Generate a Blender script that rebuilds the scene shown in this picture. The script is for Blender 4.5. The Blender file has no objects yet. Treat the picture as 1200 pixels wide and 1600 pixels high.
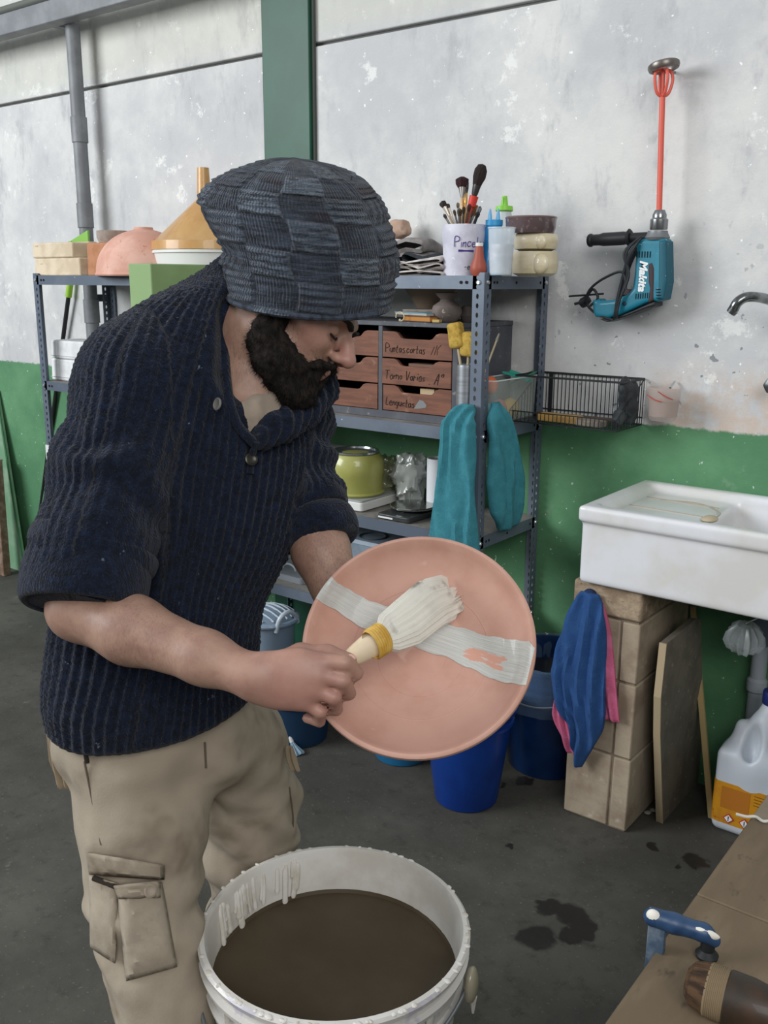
import bpy, bmesh, math, random
import numpy as np
from math import sin, cos, pi, radians, sqrt, atan2
from mathutils import Vector, Matrix

random.seed(7)
rng = np.random.default_rng(11)
C = bpy.context.scene.collection
scn = bpy.context.scene

# ------------------------------------------------------------------ camera
FPX = 1466.0; CAMH = 1.45
_p = radians(13.8); _y = radians(37.6); _r = radians(0.3)
_h = np.array([-sin(_y), cos(_y), 0.0]); _r0 = np.array([cos(_y), sin(_y), 0.0]); _z = np.array([0, 0, 1.0])
CF = _h*cos(_p) - _z*sin(_p)
_u0 = _h*sin(_p) + _z*cos(_p)
CR = _r0*cos(_r) + _u0*sin(_r)
CU = _u0*cos(_r) - _r0*sin(_r)
CC = np.array([0, 0, CAMH])
cam_d = bpy.data.cameras.new('camera'); cam = bpy.data.objects.new('camera', cam_d); C.objects.link(cam)
cam_d.sensor_fit = 'VERTICAL'; cam_d.sensor_height = 24.0; cam_d.lens = FPX*24.0/1600.0
cam_d.clip_start = 0.05; cam_d.clip_end = 60
_m = Matrix(((CR[0], CU[0], -CF[0], CC[0]), (CR[1], CU[1], -CF[1], CC[1]), (CR[2], CU[2], -CF[2], CC[2]), (0, 0, 0, 1)))
cam.matrix_world = _m
scn.camera = cam

def ray(x, y): return CF + CR*(x-600)/FPX - CU*(y-800)/FPX
def at(x, y, z): return CC + ray(x, y)*z
def onz(x, y, Z=0.0):
    v = ray(x, y); return CC + v*((Z-CAMH)/v[2])
def ony(x, y, Y):
    v = ray(x, y); return CC + v*(Y/v[1])
def camvec(a, b, c):          # right, up, towards the viewer
    v = CR*a + CU*b - CF*c; return v/np.linalg.norm(v)

# ------------------------------------------------------------------ light
w = bpy.data.worlds.new('world'); scn.world = w; w.use_nodes = True
bg = w.node_tree.nodes['Background']; bg.inputs[0].default_value = (0.86, 0.93, 1.0, 1); bg.inputs[1].default_value = 0.54
def area(name, loc, target, sx, sy, power, col):
    l = bpy.data.lights.new(name, 'AREA'); l.shape = 'RECTANGLE'; l.size = sx; l.size_y = sy; l.energy = power; l.color = col
    o = bpy.data.objects.new(name, l); C.objects.link(o); o.location = loc
    d = Vector(target) - Vector(loc); o.rotation_euler = d.to_track_quat('-Z', 'Y').to_euler()
    return o
area('window_daylight', (-5.4, -2.7, 3.2), (-1.6, 2.0, 1.2), 3.4, 2.4, 345, (0.95, 0.98, 1.0))
area('skylight_daylight', (1.9, -1.5, 3.2), (-1.2, 1.6, 1.2), 2.4, 2.0, 100, (1.0, 0.97, 0.94))
scn.view_settings.view_transform = 'Standard'; scn.view_settings.look = 'None'
scn.view_settings.exposure = 0.0; scn.view_settings.gamma = 1.0; scn.view_settings.use_curve_mapping = False

# ------------------------------------------------------------------ materials
def lin(c):
    if isinstance(c, str):
        c = c.lstrip('#'); c = [int(c[i:i+2], 16) for i in (0, 2, 4)]
    o = []
    for v in c[:3]:
        v /= 255.0
        o.append(v/12.92 if v <= 0.04045 else ((v+0.055)/1.055)**2.4)
    return (o[0], o[1], o[2], 1.0)
class NT:
    def __init__(s, name):
        s.m = bpy.data.materials.new(name); s.m.use_nodes = True; s.t = s.m.node_tree; s.b = s.t.nodes['Principled BSDF']
        s.tc = s.t.nodes.new('ShaderNodeTexCoord')
    def n(s, kind, **kw):
        x = s.t.nodes.new('ShaderNode'+kind)
        for k, v in kw.items(): setattr(x, k, v)
        return x
    def link(s, a, b): s.t.links.new(a, b)
    def noise(s, scale, detail=4, rough=.6, vec=None, stretch=None, dist=0):
        x = s.n('TexNoise'); x.inputs['Scale'].default_value = scale; x.inputs['Detail'].default_value = detail
        x.inputs['Roughness'].default_value = rough; x.inputs['Distortion'].default_value = dist
        v = vec or s.tc.outputs['Object']
        if stretch:
            mp = s.n('Mapping'); mp.inputs['Scale'].default_value = stretch; s.link(v, mp.inputs[0]); v = mp.outputs[0]
        s.link(v, x.inputs['Vector']); return x.outputs[0]
    def ramp(s, fac, lo, hi):
        x = s.n('MapRange'); x.interpolation_type = 'SMOOTHSTEP'
        x.inputs['From Min'].default_value = lo; x.inputs['From Max'].default_value = hi
        s.link(fac, x.inputs['Value']); return x.outputs[0]
    def mix(s, fac, a, b):
        x = s.n('Mix'); x.data_type = 'RGBA'
        for i, v in ((6, a), (7, b)):
            if isinstance(v, (tuple, list)): x.inputs[i].default_value = v
            else: s.link(v, x.inputs[i])
        if isinstance(fac, (int, float)): x.inputs[0].default_value = fac
        else: s.link(fac, x.inputs[0])
        return x.outputs[2]
    def math(s, op, a, b=None, c=None):
        x = s.n('Math'); x.operation = op
        for i, v in enumerate((a, b, c)):
            if v is None: continue
            if isinstance(v, (int, float)): x.inputs[i].default_value = v
            else: s.link(v, x.inputs[i])
        return x.outputs[0]
    def bump(s, h, strength, dist=.002):
        x = s.n('Bump'); x.inputs['Strength'].default_value = strength; x.inputs['Distance'].default_value = dist
        s.link(h, x.inputs['Height']); s.link(x.outputs[0], s.b.inputs['Normal'])
MATS = {}
def mat(name, c1, rough=.6, metal=0., c2=None, s=12, lo=.4, hi=.65, c3=None, s3=60, lo3=.62, hi3=.7, bump=0., bs=80, bd=.002,
        stretch=None, coat=0., trans=0., alpha=1., ior=1.45, sub=0., spec=.5, stretch3=None):
    if name in MATS: return MATS[name]
    k = NT(name); b = k.b
    col = lin(c1)
    b.inputs['Base Color'].default_value = col
    if c2: col = k.mix(k.ramp(k.noise(s, 5, .6, stretch=stretch), lo, hi), col, lin(c2))
    if c3: col = k.mix(k.ramp(k.noise(s3, 3, .6, stretch=stretch3), lo3, hi3), col, lin(c3))
    if not isinstance(col, tuple): k.link(col, b.inputs['Base Color'])
    b.inputs['Roughness'].default_value = rough; b.inputs['Metallic'].default_value = metal
    b.inputs['Coat Weight'].default_value = coat; b.inputs['Transmission Weight'].default_value = trans
    b.inputs['Alpha'].default_value = alpha; b.inputs['IOR'].default_value = ior
    b.inputs['Specular IOR Level'].default_value = spec
    if sub: b.inputs['Subsurface Weight'].default_value = sub; b.inputs['Subsurface Radius'].default_value = (.02, .008, .004)
    if bump: k.bump(k.noise(bs, 4, .6, stretch=stretch), bump, bd)
    MATS[name] = k.m
    return k.m

# ------------------------------------------------------------------ mesh builder
class MB:
    def __init__(s): s.v = []; s.f = []; s.n = 0
    def add(s, V, F):
        V = np.asarray(V, float); s.v.append(V); n = s.n
        s.f.extend([tuple(int(i)+n for i in q) for q in F]); s.n += len(V); return s
    def box(s, a, b):
        (x0, y0, z0), (x1, y1, z1) = [tuple(q) for q in (np.minimum(a, b), np.maximum(a, b))]
        V = [(x0,y0,z0),(x1,y0,z0),(x1,y1,z0),(x0,y1,z0),(x0,y0,z1),(x1,y0,z1),(x1,y1,z1),(x0,y1,z1)]
        return s.add(V, [(0,3,2,1),(4,5,6,7),(0,1,5,4),(1,2,6,5),(2,3,7,6),(3,0,4,7)])
    def hexa(s, bot, top):
        return s.add(list(bot)+list(top), [(0,3,2,1),(4,5,6,7),(0,1,5,4),(1,2,6,5),(2,3,7,6),(3,0,4,7)])
    def prism(s, pts, vec):
        P = np.asarray(pts, float); n = len(P); vec = np.asarray(vec, float)
        nr = np.zeros(3)
        for i in range(n): nr += np.cross(P[i], P[(i+1) % n])
        if nr @ vec > 0: P = P[::-1]
        V = np.vstack([P, P+vec])
        return s.add(V, [tuple(range(n)), tuple(range(2*n-1, n-1, -1))] + [(i, n+i, n+(i+1) % n, (i+1) % n) for i in range(n)])
    def lathe(s, prof, seg=32, c=(0, 0, 0), ax=None, squash=(1, 1), fn=None):
        # prof: (r, z) list; closed at ends when r is 0
        c = np.asarray(c, float); B = np.eye(3) if ax is None else (ax if isinstance(ax, np.ndarray) and ax.ndim == 2 else basis(ax))
        V = []; F = []
        for (r, z) in prof:
            for i in range(seg):
                t = 2*pi*i/seg; rr = r*(fn(t, z) if fn else 1)
                V.append(c + B @ np.array([rr*cos(t)*squash[0], rr*sin(t)*squash[1], z]))
        for j in range(len(prof)-1):
            for i in range(seg):
                a = j*seg+i; b_ = j*seg+(i+1) % seg
                F.append((a, b_, b_+seg, a+seg))
        return s.add(V, F)
    def tube(s, pts, r, seg=10, cap=True, flat=1.0, up=None):
        P = [np.asarray(p, float) for p in pts]; n = len(P)
        R = [r]*n if isinstance(r, (int, float)) else list(r)
        V = []; F = []; prev = None
        for i in range(n):
            t = P[min(i+1, n-1)] - P[max(i-1, 0)]; t = t/(np.linalg.norm(t)+1e-12)
            if prev is None:
                a = np.array(up, float) if up is not None else (np.array([0, 0, 1.]) if abs(t[2]) < .9 else np.array([1., 0, 0]))
            else: a = prev
            a = a - t*(a @ t); a /= np.linalg.norm(a)+1e-12; prev = a; b_ = np.cross(t, a)
            for k in range(seg):
                q = 2*pi*k/seg; V.append(P[i] + (a*cos(q)*flat + b_*sin(q))*R[i])
        for i in range(n-1):
            for k in range(seg):
                F.append((i*seg+k, i*seg+(k+1) % seg, (i+1)*seg+(k+1) % seg, (i+1)*seg+k))
        if cap: F.append(tuple(range(seg-1, -1, -1))); F.append(tuple((n-1)*seg+k for k in range(seg)))
        return s.add(V, F)
    def ball(s, c, r, seg=16, rings=10, B=None):
        r = np.array([r]*3 if isinstance(r, (int, float)) else r, float); B = np.eye(3) if B is None else B
        V = []; F = []
        for j in range(rings+1):
            ph = pi*j/rings
            for i in range(seg):
                t = 2*pi*i/seg
                V.append(np.asarray(c) + B @ (r*np.array([sin(ph)*cos(t), sin(ph)*sin(t), -cos(ph)])))
        for j in range(rings):
            for i in range(seg):
                F.append((j*seg+i, j*seg+(i+1) % seg, (j+1)*seg+(i+1) % seg, (j+1)*seg+i))
        return s.add(V, F)
    def grid(s, fn, nu, nv, thick=None, closeu=False):
        V = [fn(i/(nu-1 if not closeu else nu), j/(nv-1)) for j in range(nv) for i in range(nu)]
        F = []
        for j in range(nv-1):
            for i in range(nu if closeu else nu-1):
                i2 = (i+1) % nu
                F.append((j*nu+i, j*nu+i2, (j+1)*nu+i2, (j+1)*nu+i))
        return s.add(V, F)
    def xf(s, B=None, t=(0, 0, 0)):
        B = np.eye(3) if B is None else B
        s.v = [(v @ B.T)+np.asarray(t) for v in s.v]; return s
def basis(ax, up=None):
    z = np.asarray(ax, float); z = z/np.linalg.norm(z)
    a = np.array([0, 0, 1.]) if up is None else np.asarray(up, float)
    if abs(a @ z) > .95: a = np.array([1., 0, 0])
    x = np.cross(a, z); x /= np.linalg.norm(x); y = np.cross(z, x)
    return np.column_stack([x, y, z])
def wloc(o):
    l = Vector((0, 0, 0))
    while o: l = l + o.location; o = o.parent
    return np.array(l)
def part(name, mb, m, parent=None, world=False, smooth=True, bevel=0., solid=0., sub=0, label=None, angle=35):
    me = bpy.data.meshes.new(name)
    if isinstance(mb, MB):
        V = np.vstack(mb.v); F = mb.f
    else: V, F = mb
    V = np.asarray(V, float)
    if world and parent is not None: V = V - wloc(parent)
    if isinstance(F, np.ndarray):
        me.vertices.add(len(V)); me.vertices.foreach_set('co', V.astype(np.float32).ravel())
        me.loops.add(F.size); me.loops.foreach_set('vertex_index', F.astype(np.int32).ravel())
        me.polygons.add(len(F)); me.polygons.foreach_set('loop_start', np.arange(0, F.size, F.shape[1], dtype=np.int32))
        me.update(calc_edges=True)
    else: me.from_pydata([tuple(v) for v in V], [], F)
    me.validate()
    if not isinstance(F, np.ndarray):
        bm = bmesh.new(); bm.from_mesh(me)
        bmesh.ops.remove_doubles(bm, verts=bm.verts, dist=1e-5)
        bmesh.ops.recalc_face_normals(bm, faces=bm.faces); bm.to_mesh(me); bm.free()
    me.materials.append(m)
    o = bpy.data.objects.new(name, me); C.objects.link(o)
    if parent is not None: o.parent = parent
    if smooth:
        me.polygons.foreach_set('use_smooth', [True]*len(me.polygons))
        if not isinstance(F, np.ndarray): me.set_sharp_from_angle(angle=radians(angle))
    if solid: md = o.modifiers.new('solid', 'SOLIDIFY'); md.thickness = solid; md.offset = 0
    if bevel: md = o.modifiers.new('bevel', 'BEVEL'); md.width = bevel; md.segments = 2; md.limit_method = 'ANGLE'; md.angle_limit = radians(40)
    if sub: md = o.modifiers.new('sub', 'SUBSURF'); md.levels = sub; md.render_levels = sub
    if label: o['label'] = label
    return o
def thing(name, label, cat, loc=(0, 0, 0), rotz=0., group=None, euler=None):
    o = bpy.data.objects.new(name, None); C.objects.link(o); o.empty_display_size = .05
    o.location = [float(q) for q in loc]; o.rotation_euler = euler or (0, 0, rotz); o['label'] = label; o['category'] = cat
    if group: o['group'] = group
    return o
def tag(o, label, cat, group=None):
    o['label'] = label; o['category'] = cat
    if group: o['group'] = group
    return o
def single(name, mb, m, label, cat, loc, group=None, **kw):   # a thing that is one mesh, origin at its base
    V = mb.v; mb.v = [v-np.asarray(loc, float) for v in V]
    o = part(name, mb, m, None, **kw); o.location = [float(q) for q in loc]; return tag(o, label, cat, group)
def struct(o): o['kind'] = 'structure'; return o
def dup(root, loc=None, rot=None, label=None, group=None):
    r = root.copy(); C.objects.link(r)
    if loc is not None: r.location = loc
    if rot is not None: r.rotation_euler = rot
    if label: r['label'] = label
    if group: r['group'] = group
    for ch in list(root.children):
        c = ch.copy(); C.objects.link(c); c.parent = r
        for g in ch.children:
            d = g.copy(); C.objects.link(d); d.parent = c
    return r
def curve3(pts, n=12):
    P = [np.asarray(p, float) for p in pts]; P = [2*P[0]-P[1]]+P+[2*P[-1]-P[-2]]; out = []
    for i in range(1, len(P)-2):
        for k in range(n):
            t = k/n
            out.append(.5*((2*P[i])+(-P[i-1]+P[i+1])*t+(2*P[i-1]-5*P[i]+4*P[i+1]-P[i+2])*t*t+(-P[i-1]+3*P[i]-3*P[i+1]+P[i+2])*t**3))
    out.append(P[-2]); return out
_perm = rng.random((64, 64, 64)).astype(np.float32)
def vnoise(P, s=1.0, o=0.):
    Q = np.asarray(P, float)*s + o + 100; I = np.floor(Q).astype(int); f = Q-I; f = f*f*(3-2*f); I %= 64; J = (I+1) % 64
    g = lambda a, b, c: _perm[a, b, c]
    x0, y0, z0 = I[..., 0], I[..., 1], I[..., 2]; x1, y1, z1 = J[..., 0], J[..., 1], J[..., 2]; fx, fy, fz = f[..., 0], f[..., 1], f[..., 2]
    a = g(x0,y0,z0)*(1-fx)+g(x1,y0,z0)*fx; b = g(x0,y1,z0)*(1-fx)+g(x1,y1,z0)*fx
    c = g(x0,y0,z1)*(1-fx)+g(x1,y0,z1)*fx; d = g(x0,y1,z1)*(1-fx)+g(x1,y1,z1)*fx
    return ((a*(1-fy)+b*fy)*(1-fz)+(c*(1-fy)+d*fy)*fz)*2-1
# ------------------------------------------------------------------ distance-field solids
class SDF:
    def __init__(s, lo, hi, h):
        s.lo = np.asarray(lo, float); s.h = h
        s.n = np.ceil((np.asarray(hi)-s.lo)/h).astype(int)+1; s.F = np.full(s.n, 1.0, np.float32)
    def _blk(s, lo, hi, m):
        a = np.clip(np.floor((lo-m-s.lo)/s.h).astype(int), 0, s.n-1); b = np.clip(np.ceil((hi+m-s.lo)/s.h).astype(int)+1, 0, s.n)
        sl = tuple(slice(a[i], b[i]) for i in range(3))
        g = np.meshgrid(*[s.lo[i]+s.h*np.arange(a[i], b[i]) for i in range(3)], indexing='ij', sparse=True)
        return sl, [q.astype(np.float32) for q in g]
    def _op(s, sl, d, k, sub):
        A = s.F[sl]
        if sub:
            d = -d
            if k > 0:
                h = np.maximum(k-np.abs(A-d), 0)/k; s.F[sl] = np.maximum(A, d)+h*h*k*.25
            else: s.F[sl] = np.maximum(A, d)
        else:
            if k > 0:
                h = np.maximum(k-np.abs(A-d), 0)/k; s.F[sl] = np.minimum(A, d)-h*h*k*.25
            else: s.F[sl] = np.minimum(A, d)
    def cone(s, a, b, ra, rb, k=.02, sub=False):
        a = np.asarray(a, float); b = np.asarray(b, float); r = max(ra, rb)
        sl, (X, Y, Z) = s._blk(np.minimum(a, b)-r, np.maximum(a, b)+r, k+3*s.h)
        ab = b-a; L2 = ab @ ab+1e-12
        t = np.clip(((X-a[0])*ab[0]+(Y-a[1])*ab[1]+(Z-a[2])*ab[2])/L2, 0, 1)
        d = np.sqrt((X-a[0]-t*ab[0])**2+(Y-a[1]-t*ab[1])**2+(Z-a[2]-t*ab[2])**2)-(ra+(rb-ra)*t)
        s._op(sl, d.astype(np.float32), k, sub)
    def chain(s, pts, rs, k=.02, sub=False):
        for i in range(len(pts)-1): s.cone(pts[i], pts[i+1], rs[i], rs[i+1], k, sub)
    def ell(s, c, r, B=None, k=.02, sub=False):
        c = np.asarray(c, float); r = np.asarray(r, float); B = np.eye(3) if B is None else B
        ext = np.sqrt(((B*r)**2).sum(1))
        sl, (X, Y, Z) = s._blk(c-ext, c+ext, k+3*s.h)
        X = X-c[0]; Y = Y-c[1]; Z = Z-c[2]
        q = [X*B[0, i]+Y*B[1, i]+Z*B[2, i] for i in range(3)]
        k0 = np.sqrt(sum((q[i]/r[i])**2 for i in range(3))); k1 = np.sqrt(sum((q[i]/r[i]**2)**2 for i in range(3)))
        s._op(sl, (k0*(k0-1)/np.maximum(k1, 1e-6)).astype(np.float32), k, sub)
    def box(s, c, r, B=None, rad=.005, k=.0, sub=False):
        c = np.asarray(c, float); r = np.asarray(r, float)-rad; B = np.eye(3) if B is None else B
        ext = np.sqrt(((B*(r+rad))**2).sum(1))*1.75
        sl, (X, Y, Z) = s._blk(c-ext, c+ext, k+3*s.h)
        X = X-c[0]; Y = Y-c[1]; Z = Z-c[2]
        q = [np.abs(X*B[0, i]+Y*B[1, i]+Z*B[2, i])-r[i] for i in range(3)]
        d = np.sqrt(sum(np.maximum(v, 0)**2 for v in q))+np.minimum(np.maximum(np.maximum(q[0], q[1]), q[2]), 0)-rad
        s._op(sl, d.astype(np.float32), k, sub)
    def cut(s, p, n, k=0.):          # keep the side against the normal
        X, Y, Z = np.meshgrid(*[s.lo[i]+s.h*np.arange(s.n[i]) for i in range(3)], indexing='ij', sparse=True)
        n = np.asarray(n, float); n /= np.linalg.norm(n)
        d = ((X-p[0])*n[0]+(Y-p[1])*n[1]+(Z-p[2])*n[2]).astype(np.float32)
        s._op(tuple(slice(None) for _ in range(3)), -d, k, True)
    def mesh(s, smooth=0):
        F = s.F; F[0], F[-1] = 1, 1; F[:, 0], F[:, -1] = 1, 1; F[:, :, 0], F[:, :, -1] = 1, 1
        S = F < 0
        c = S[:-1, :-1, :-1].astype(np.int8)
        for a, b, d in [(1,0,0),(0,1,0),(1,1,0),(0,0,1),(1,0,1),(0,1,1),(1,1,1)]:
            c = c + S[a:F.shape[0]-1+a, b:F.shape[1]-1+b, d:F.shape[2]-1+d]
        act = np.argwhere((c > 0) & (c < 8)); N = len(act)
        ids = np.full(c.shape, -1, np.int32); ids[act[:, 0], act[:, 1], act[:, 2]] = np.arange(N)
        off = np.array([(i & 1, (i >> 1) & 1, (i >> 2) & 1) for i in range(8)])
        val = np.stack([F[act[:, 0]+o[0], act[:, 1]+o[1], act[:, 2]+o[2]] for o in off], 1).astype(float)
        P = np.zeros((N, 3)); W = np.zeros(N)
        for i in range(8):
            for b in range(3):
                j = i | (1 << b)
                if j == i: continue
                va, vb = val[:, i], val[:, j]; m = (va < 0) != (vb < 0)
                t = np.where(m, va/np.where(m, va-vb, 1), 0)
                p = off[i][None]+t[:, None]*(off[j]-off[i])[None]
                P += p*m[:, None]; W += m
        V = s.lo+s.h*(act+P/W[:, None])
        Q = []
        for ax in range(3):
            a1, a2 = (ax+1) % 3, (ax+2) % 3
            sl0 = [slice(None)]*3; sl1 = [slice(None)]*3
            sl0[ax] = slice(0, -1); sl1[ax] = slice(1, None)
            A = S[tuple(sl0)]; B_ = S[tuple(sl1)]
            e = np.argwhere(A != B_); inn = A[e[:, 0], e[:, 1], e[:, 2]]
            ok = (e[:, a1] > 0) & (e[:, a2] > 0); e = e[ok]; inn = inn[ok]
            u = np.zeros(3, int); u[a1] = 1; v = np.zeros(3, int); v[a2] = 1
            g = lambda q: ids[q[:, 0], q[:, 1], q[:, 2]]
            q = np.stack([g(e-u-v), g(e-v), g(e), g(e-u)], 1)
            q[~inn] = q[~inn][:, ::-1]; Q.append(q)
        Q = np.vstack(Q)
        for _ in range(smooth): V = relax(V, Q)
        return V, Q
def relax(V, Q, w=.5):
    A = np.zeros_like(V); cnt = np.zeros(len(V))
    for i in range(4):
        a, b = Q[:, i], Q[:, (i+1) % 4]
        for c in range(3): A[:, c] += np.bincount(a, V[b, c], len(V))+np.bincount(b, V[a, c], len(V))
        cnt += np.bincount(a, minlength=len(V))+np.bincount(b, minlength=len(V))
    return V*(1-w)+w*A/np.maximum(cnt, 1)[:, None]
def normals(V, Q):
    fn = np.cross(V[Q[:, 2]]-V[Q[:, 0]], V[Q[:, 3]]-V[Q[:, 1]]); N = np.zeros_like(V)
    for i in range(4):
        for c in range(3): N[:, c] += np.bincount(Q[:, i], fn[:, c], len(V))
    return N/np.maximum(np.linalg.norm(N, axis=1), 1e-12)[:, None]
def attr(o, name, A):
    a = o.data.attributes.new(name, 'FLOAT_VECTOR', 'POINT'); a.data.foreach_set('vector', np.asarray(A, np.float32).ravel())
# ================================================================== the room
WY = 2.58                       # face of the back wall
def wall_material():
    k = NT('painted_concrete_wall'); pos = k.tc.outputs['Object']
    sp = k.n('SeparateXYZ'); k.link(pos, sp.inputs[0]); X, Z = sp.outputs[0], sp.outputs[2]
    base = k.mix(k.ramp(k.noise(2.6, 6, .65), .35, .68), lin('#bfc0c2'), lin('#d8d8d5'))
    base = k.mix(k.ramp(k.noise(9, 6, .7, stretch=(1, 1, .45)), .52, .72), base, lin('#b2b3b6'))
    base = k.mix(k.math('MULTIPLY', k.ramp(k.noise(5.5, 7, .75), .59, .65), .8), base, lin('#e8e9e6'))     # pale plaster patches
    # warmer, creamier old paint above the panel joint
    base = k.mix(k.math('MULTIPLY', k.ramp(Z, 2.2, 2.3), .35), base, lin('#c9c9b4'))
    drop = k.ramp(k.noise(60, 2, .5), .725, .75)
    base = k.mix(drop, base, lin('#f2f3f2'))
    low = k.ramp(Z, 1.75, 1.2)
    dark = k.math('MULTIPLY', k.ramp(k.noise(34, 2, .5), .695, .72), k.math('MULTIPLY', low, k.ramp(X, -1.5, -1.2)))
    base = k.mix(dark, base, lin('#84878c'))
    # crust of dried clay along the paint line beside the sink
    crust = k.math('MULTIPLY', k.ramp(Z, 1.27, 1.14), k.ramp(X, -1.1, -.95))
    base = k.mix(k.math('MULTIPLY', crust, k.ramp(k.noise(14, 6, .7), .38, .6)), base, lin('#c3b4a8'))
    gr = k.mix(k.ramp(k.noise(3.2, 5, .6), .35, .7), lin('#4a7c57'), lin('#5f9269'))
    gr = k.mix(k.ramp(k.noise(70, 2, .5), .72, .75), gr, lin('#b8c8b8'))
    gr = k.mix(k.math('MULTIPLY', k.ramp(k.noise(7, 6, .75), .60, .70), .45), gr, lin('#7f9c80'))
    edge = k.math('ADD', Z, k.math('MULTIPLY', k.math('SUBTRACT', k.noise(22, 5, .7), .5), .035))
    m = k.ramp(edge, 1.052, 1.062)
    k.link(k.mix(m, gr, base), k.b.inputs['Base Color']); k.b.inputs['Roughness'].default_value = .75
    k.bump(k.noise(28, 6, .7), .35, .006)
    return k.m
MW = wall_material()
JZ = 2.222
wb = MB().box((-9, WY, -.05), (3.2, WY+.2, JZ-.006))
wb = part('wall_back', wb, MW); struct(wb)
for i, (z0, z1) in enumerate([(JZ+.008, 3.35)]):
    for j, (x0, x1) in enumerate([(-9, -2.44), (-2.43, 3.2)]):
        part('panel', MB().box((x0, WY+(.003 if j else 0), z0), (x1, WY+.2, z1)), MW, wb, bevel=.004)
part('joint_backing', MB().box((-9, WY+.022, JZ-.02), (3.2, WY+.1, JZ+.02)), mat('joint_dark', '#6d6e6c', .9), wb)

def floor_material():
    k = NT('stained_concrete_floor'); pos = k.tc.outputs['Object']
    sp = k.n('SeparateXYZ'); k.link(pos, sp.inputs[0]); X, Y = sp.outputs[0], sp.outputs[1]
    base = k.mix(k.ramp(k.noise(2.2, 7, .65), .35, .68), lin('#403e38'), lin('#56544d'))
    base = k.mix(k.ramp(k.noise(16, 6, .75), .5, .75), base, lin('#35322d'))
    base = k.mix(k.math('MULTIPLY', k.ramp(k.noise(7, 6, .8), .60, .74), k.ramp(X, -1.5, -2.2)), base, lin('#7d7b72'))
    base = k.mix(k.math('MULTIPLY', k.ramp(k.noise(120, 2, .5), .66, .72), .45), base, lin('#7d7b73'))
    wob = k.n('Vector' + 'Math', operation='ADD')
    nz = k.n('TexNoise'); nz.inputs['Scale'].default_value = 28; nz.inputs['Detail'].default_value = 4; k.link(pos, nz.inputs['Vector'])
    sc = k.n('VectorMath', operation='SCALE'); sc.inputs['Scale'].default_value = .055; k.link(nz.outputs['Color'], sc.inputs[0])
    k.link(pos, wob.inputs[0]); k.link(sc.outputs[0], wob.inputs[1])
    wet = None
    for (px, py, r) in [(840,1466,.042),(860,1418,.03),(893,1428,.038),(912,1446,.032),(916,1462,.022),(890,1462,.028),(1085,1345,.03),(1056,1352,.009),
                        (1020,1322,.018),(795,1322,.012),(818,1220,.025),(785,1228,.012),(700,1250,.02)]:
        P = onz(px, py)+np.array([.0275, .0275, .0275])
        d = k.n('VectorMath', operation='DISTANCE'); k.link(wob.outputs[0], d.inputs[0]); d.inputs[1].default_value = [float(P[0]), float(P[1]), .0275]
        x = k.math('DIVIDE', d.outputs['Value'], r)
        wet = x if wet is None else k.math('MINIMUM', wet, x)
    wm = k.math('MULTIPLY', k.ramp(wet, 1.25, .85), .85)
    k.link(k.mix(wm, base, lin('#1f1c19')), k.b.inputs['Base Color'])
    k.link(k.math('SUBTRACT', .82, k.math('MULTIPLY', wm, .42)), k.b.inputs['Roughness'])
    k.bump(k.noise(30, 6, .7), .3, .004)
    return k.m
struct(part('floor', MB().box((-9, -4.2, -.1), (3.2, WY, 0)), floor_material()))

# the other three walls of the workshop
MWP = mat('plain_wall_paint', '#a9aaa8', .85, c2='#9a9c9b', s=3)
for nm, a, b in (('wall_front', (-9, -4.4, 0), (3.2, -4.2, 3.4)), ('wall_left', (-9.2, -4.4, 0), (-9, WY+.2, 3.4)), ('wall_right', (3.2, -4.4, 0), (3.4, WY+.2, 3.4))):
    struct(part(nm, MB().box(a, b), MWP))
# steel column face and pipes
MG = mat('green_enamel', '#184a38', .45, c2='#1c523f', s=6, bump=.05, bs=60)
a, b = ony(410, 120, WY-.025), ony(483, 120, WY-.025)
tr = struct(part('trim_1', MB().box((a[0], WY-.025, 0), (b[0], WY+.02, 3.3)), MG, bevel=.003))
part('weld_seam', MB().box((b[0]+.001, WY-.012, 0), (b[0]+.010, WY, 3.3)), mat('seam_dark', '#4a4f4b', .8), tr)
MP = mat('grey_pipe_paint', '#73767a', .5, c2='#83868a', s=8, bump=.1, bs=50)
px, pz = ony(135, 365, 2.5)[0], ony(133, 337, 2.5)[2]
t = thing('drain_pipe', 'grey vertical pipe with collars running up the wall at left', 'pipe', (px, 2.5, 0))
part('tube', MB().tube([(0, 0, 0), (0, 0, 3.2)], .0285, 20), MP, t)
for z in (pz, 2.05, 1.32): part('collar', MB().tube([(0, 0, z-.05), (0, 0, z+.05)], .033, 20), MP, t, bevel=.002)
part('bracket', MB().box((-.012, .0, 1.36), (.012, .08, 1.39)), mat('steel_dull', '#8d9094', .45, .7), t)
z0 = ony(103, 20, 2.44)[2]
t = thing('overhead_beam', 'grey steel rail running level high along the wall at upper left', 'beam', (-5.0, 2.44, z0))
part('rail', MB().box((-3, -.03, -.03), (2.62, .03, .05)), MP, t, bevel=.004)
part('hanger', MB().box((1.38-.02, .03, -.02), (1.38+.02, .14, .04)), MP, t)
t = thing('upper_conduit', 'thin dark conduit crossing the top left corner of the wall', 'pipe', (-5, 2.5, ony(20, 12, 2.5)[2]))
part('tube', MB().tube([(-3, 0, 0), (2.6, 0, 0)], .016, 12), mat('conduit_dark', '#5d605a', .6), t)

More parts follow.
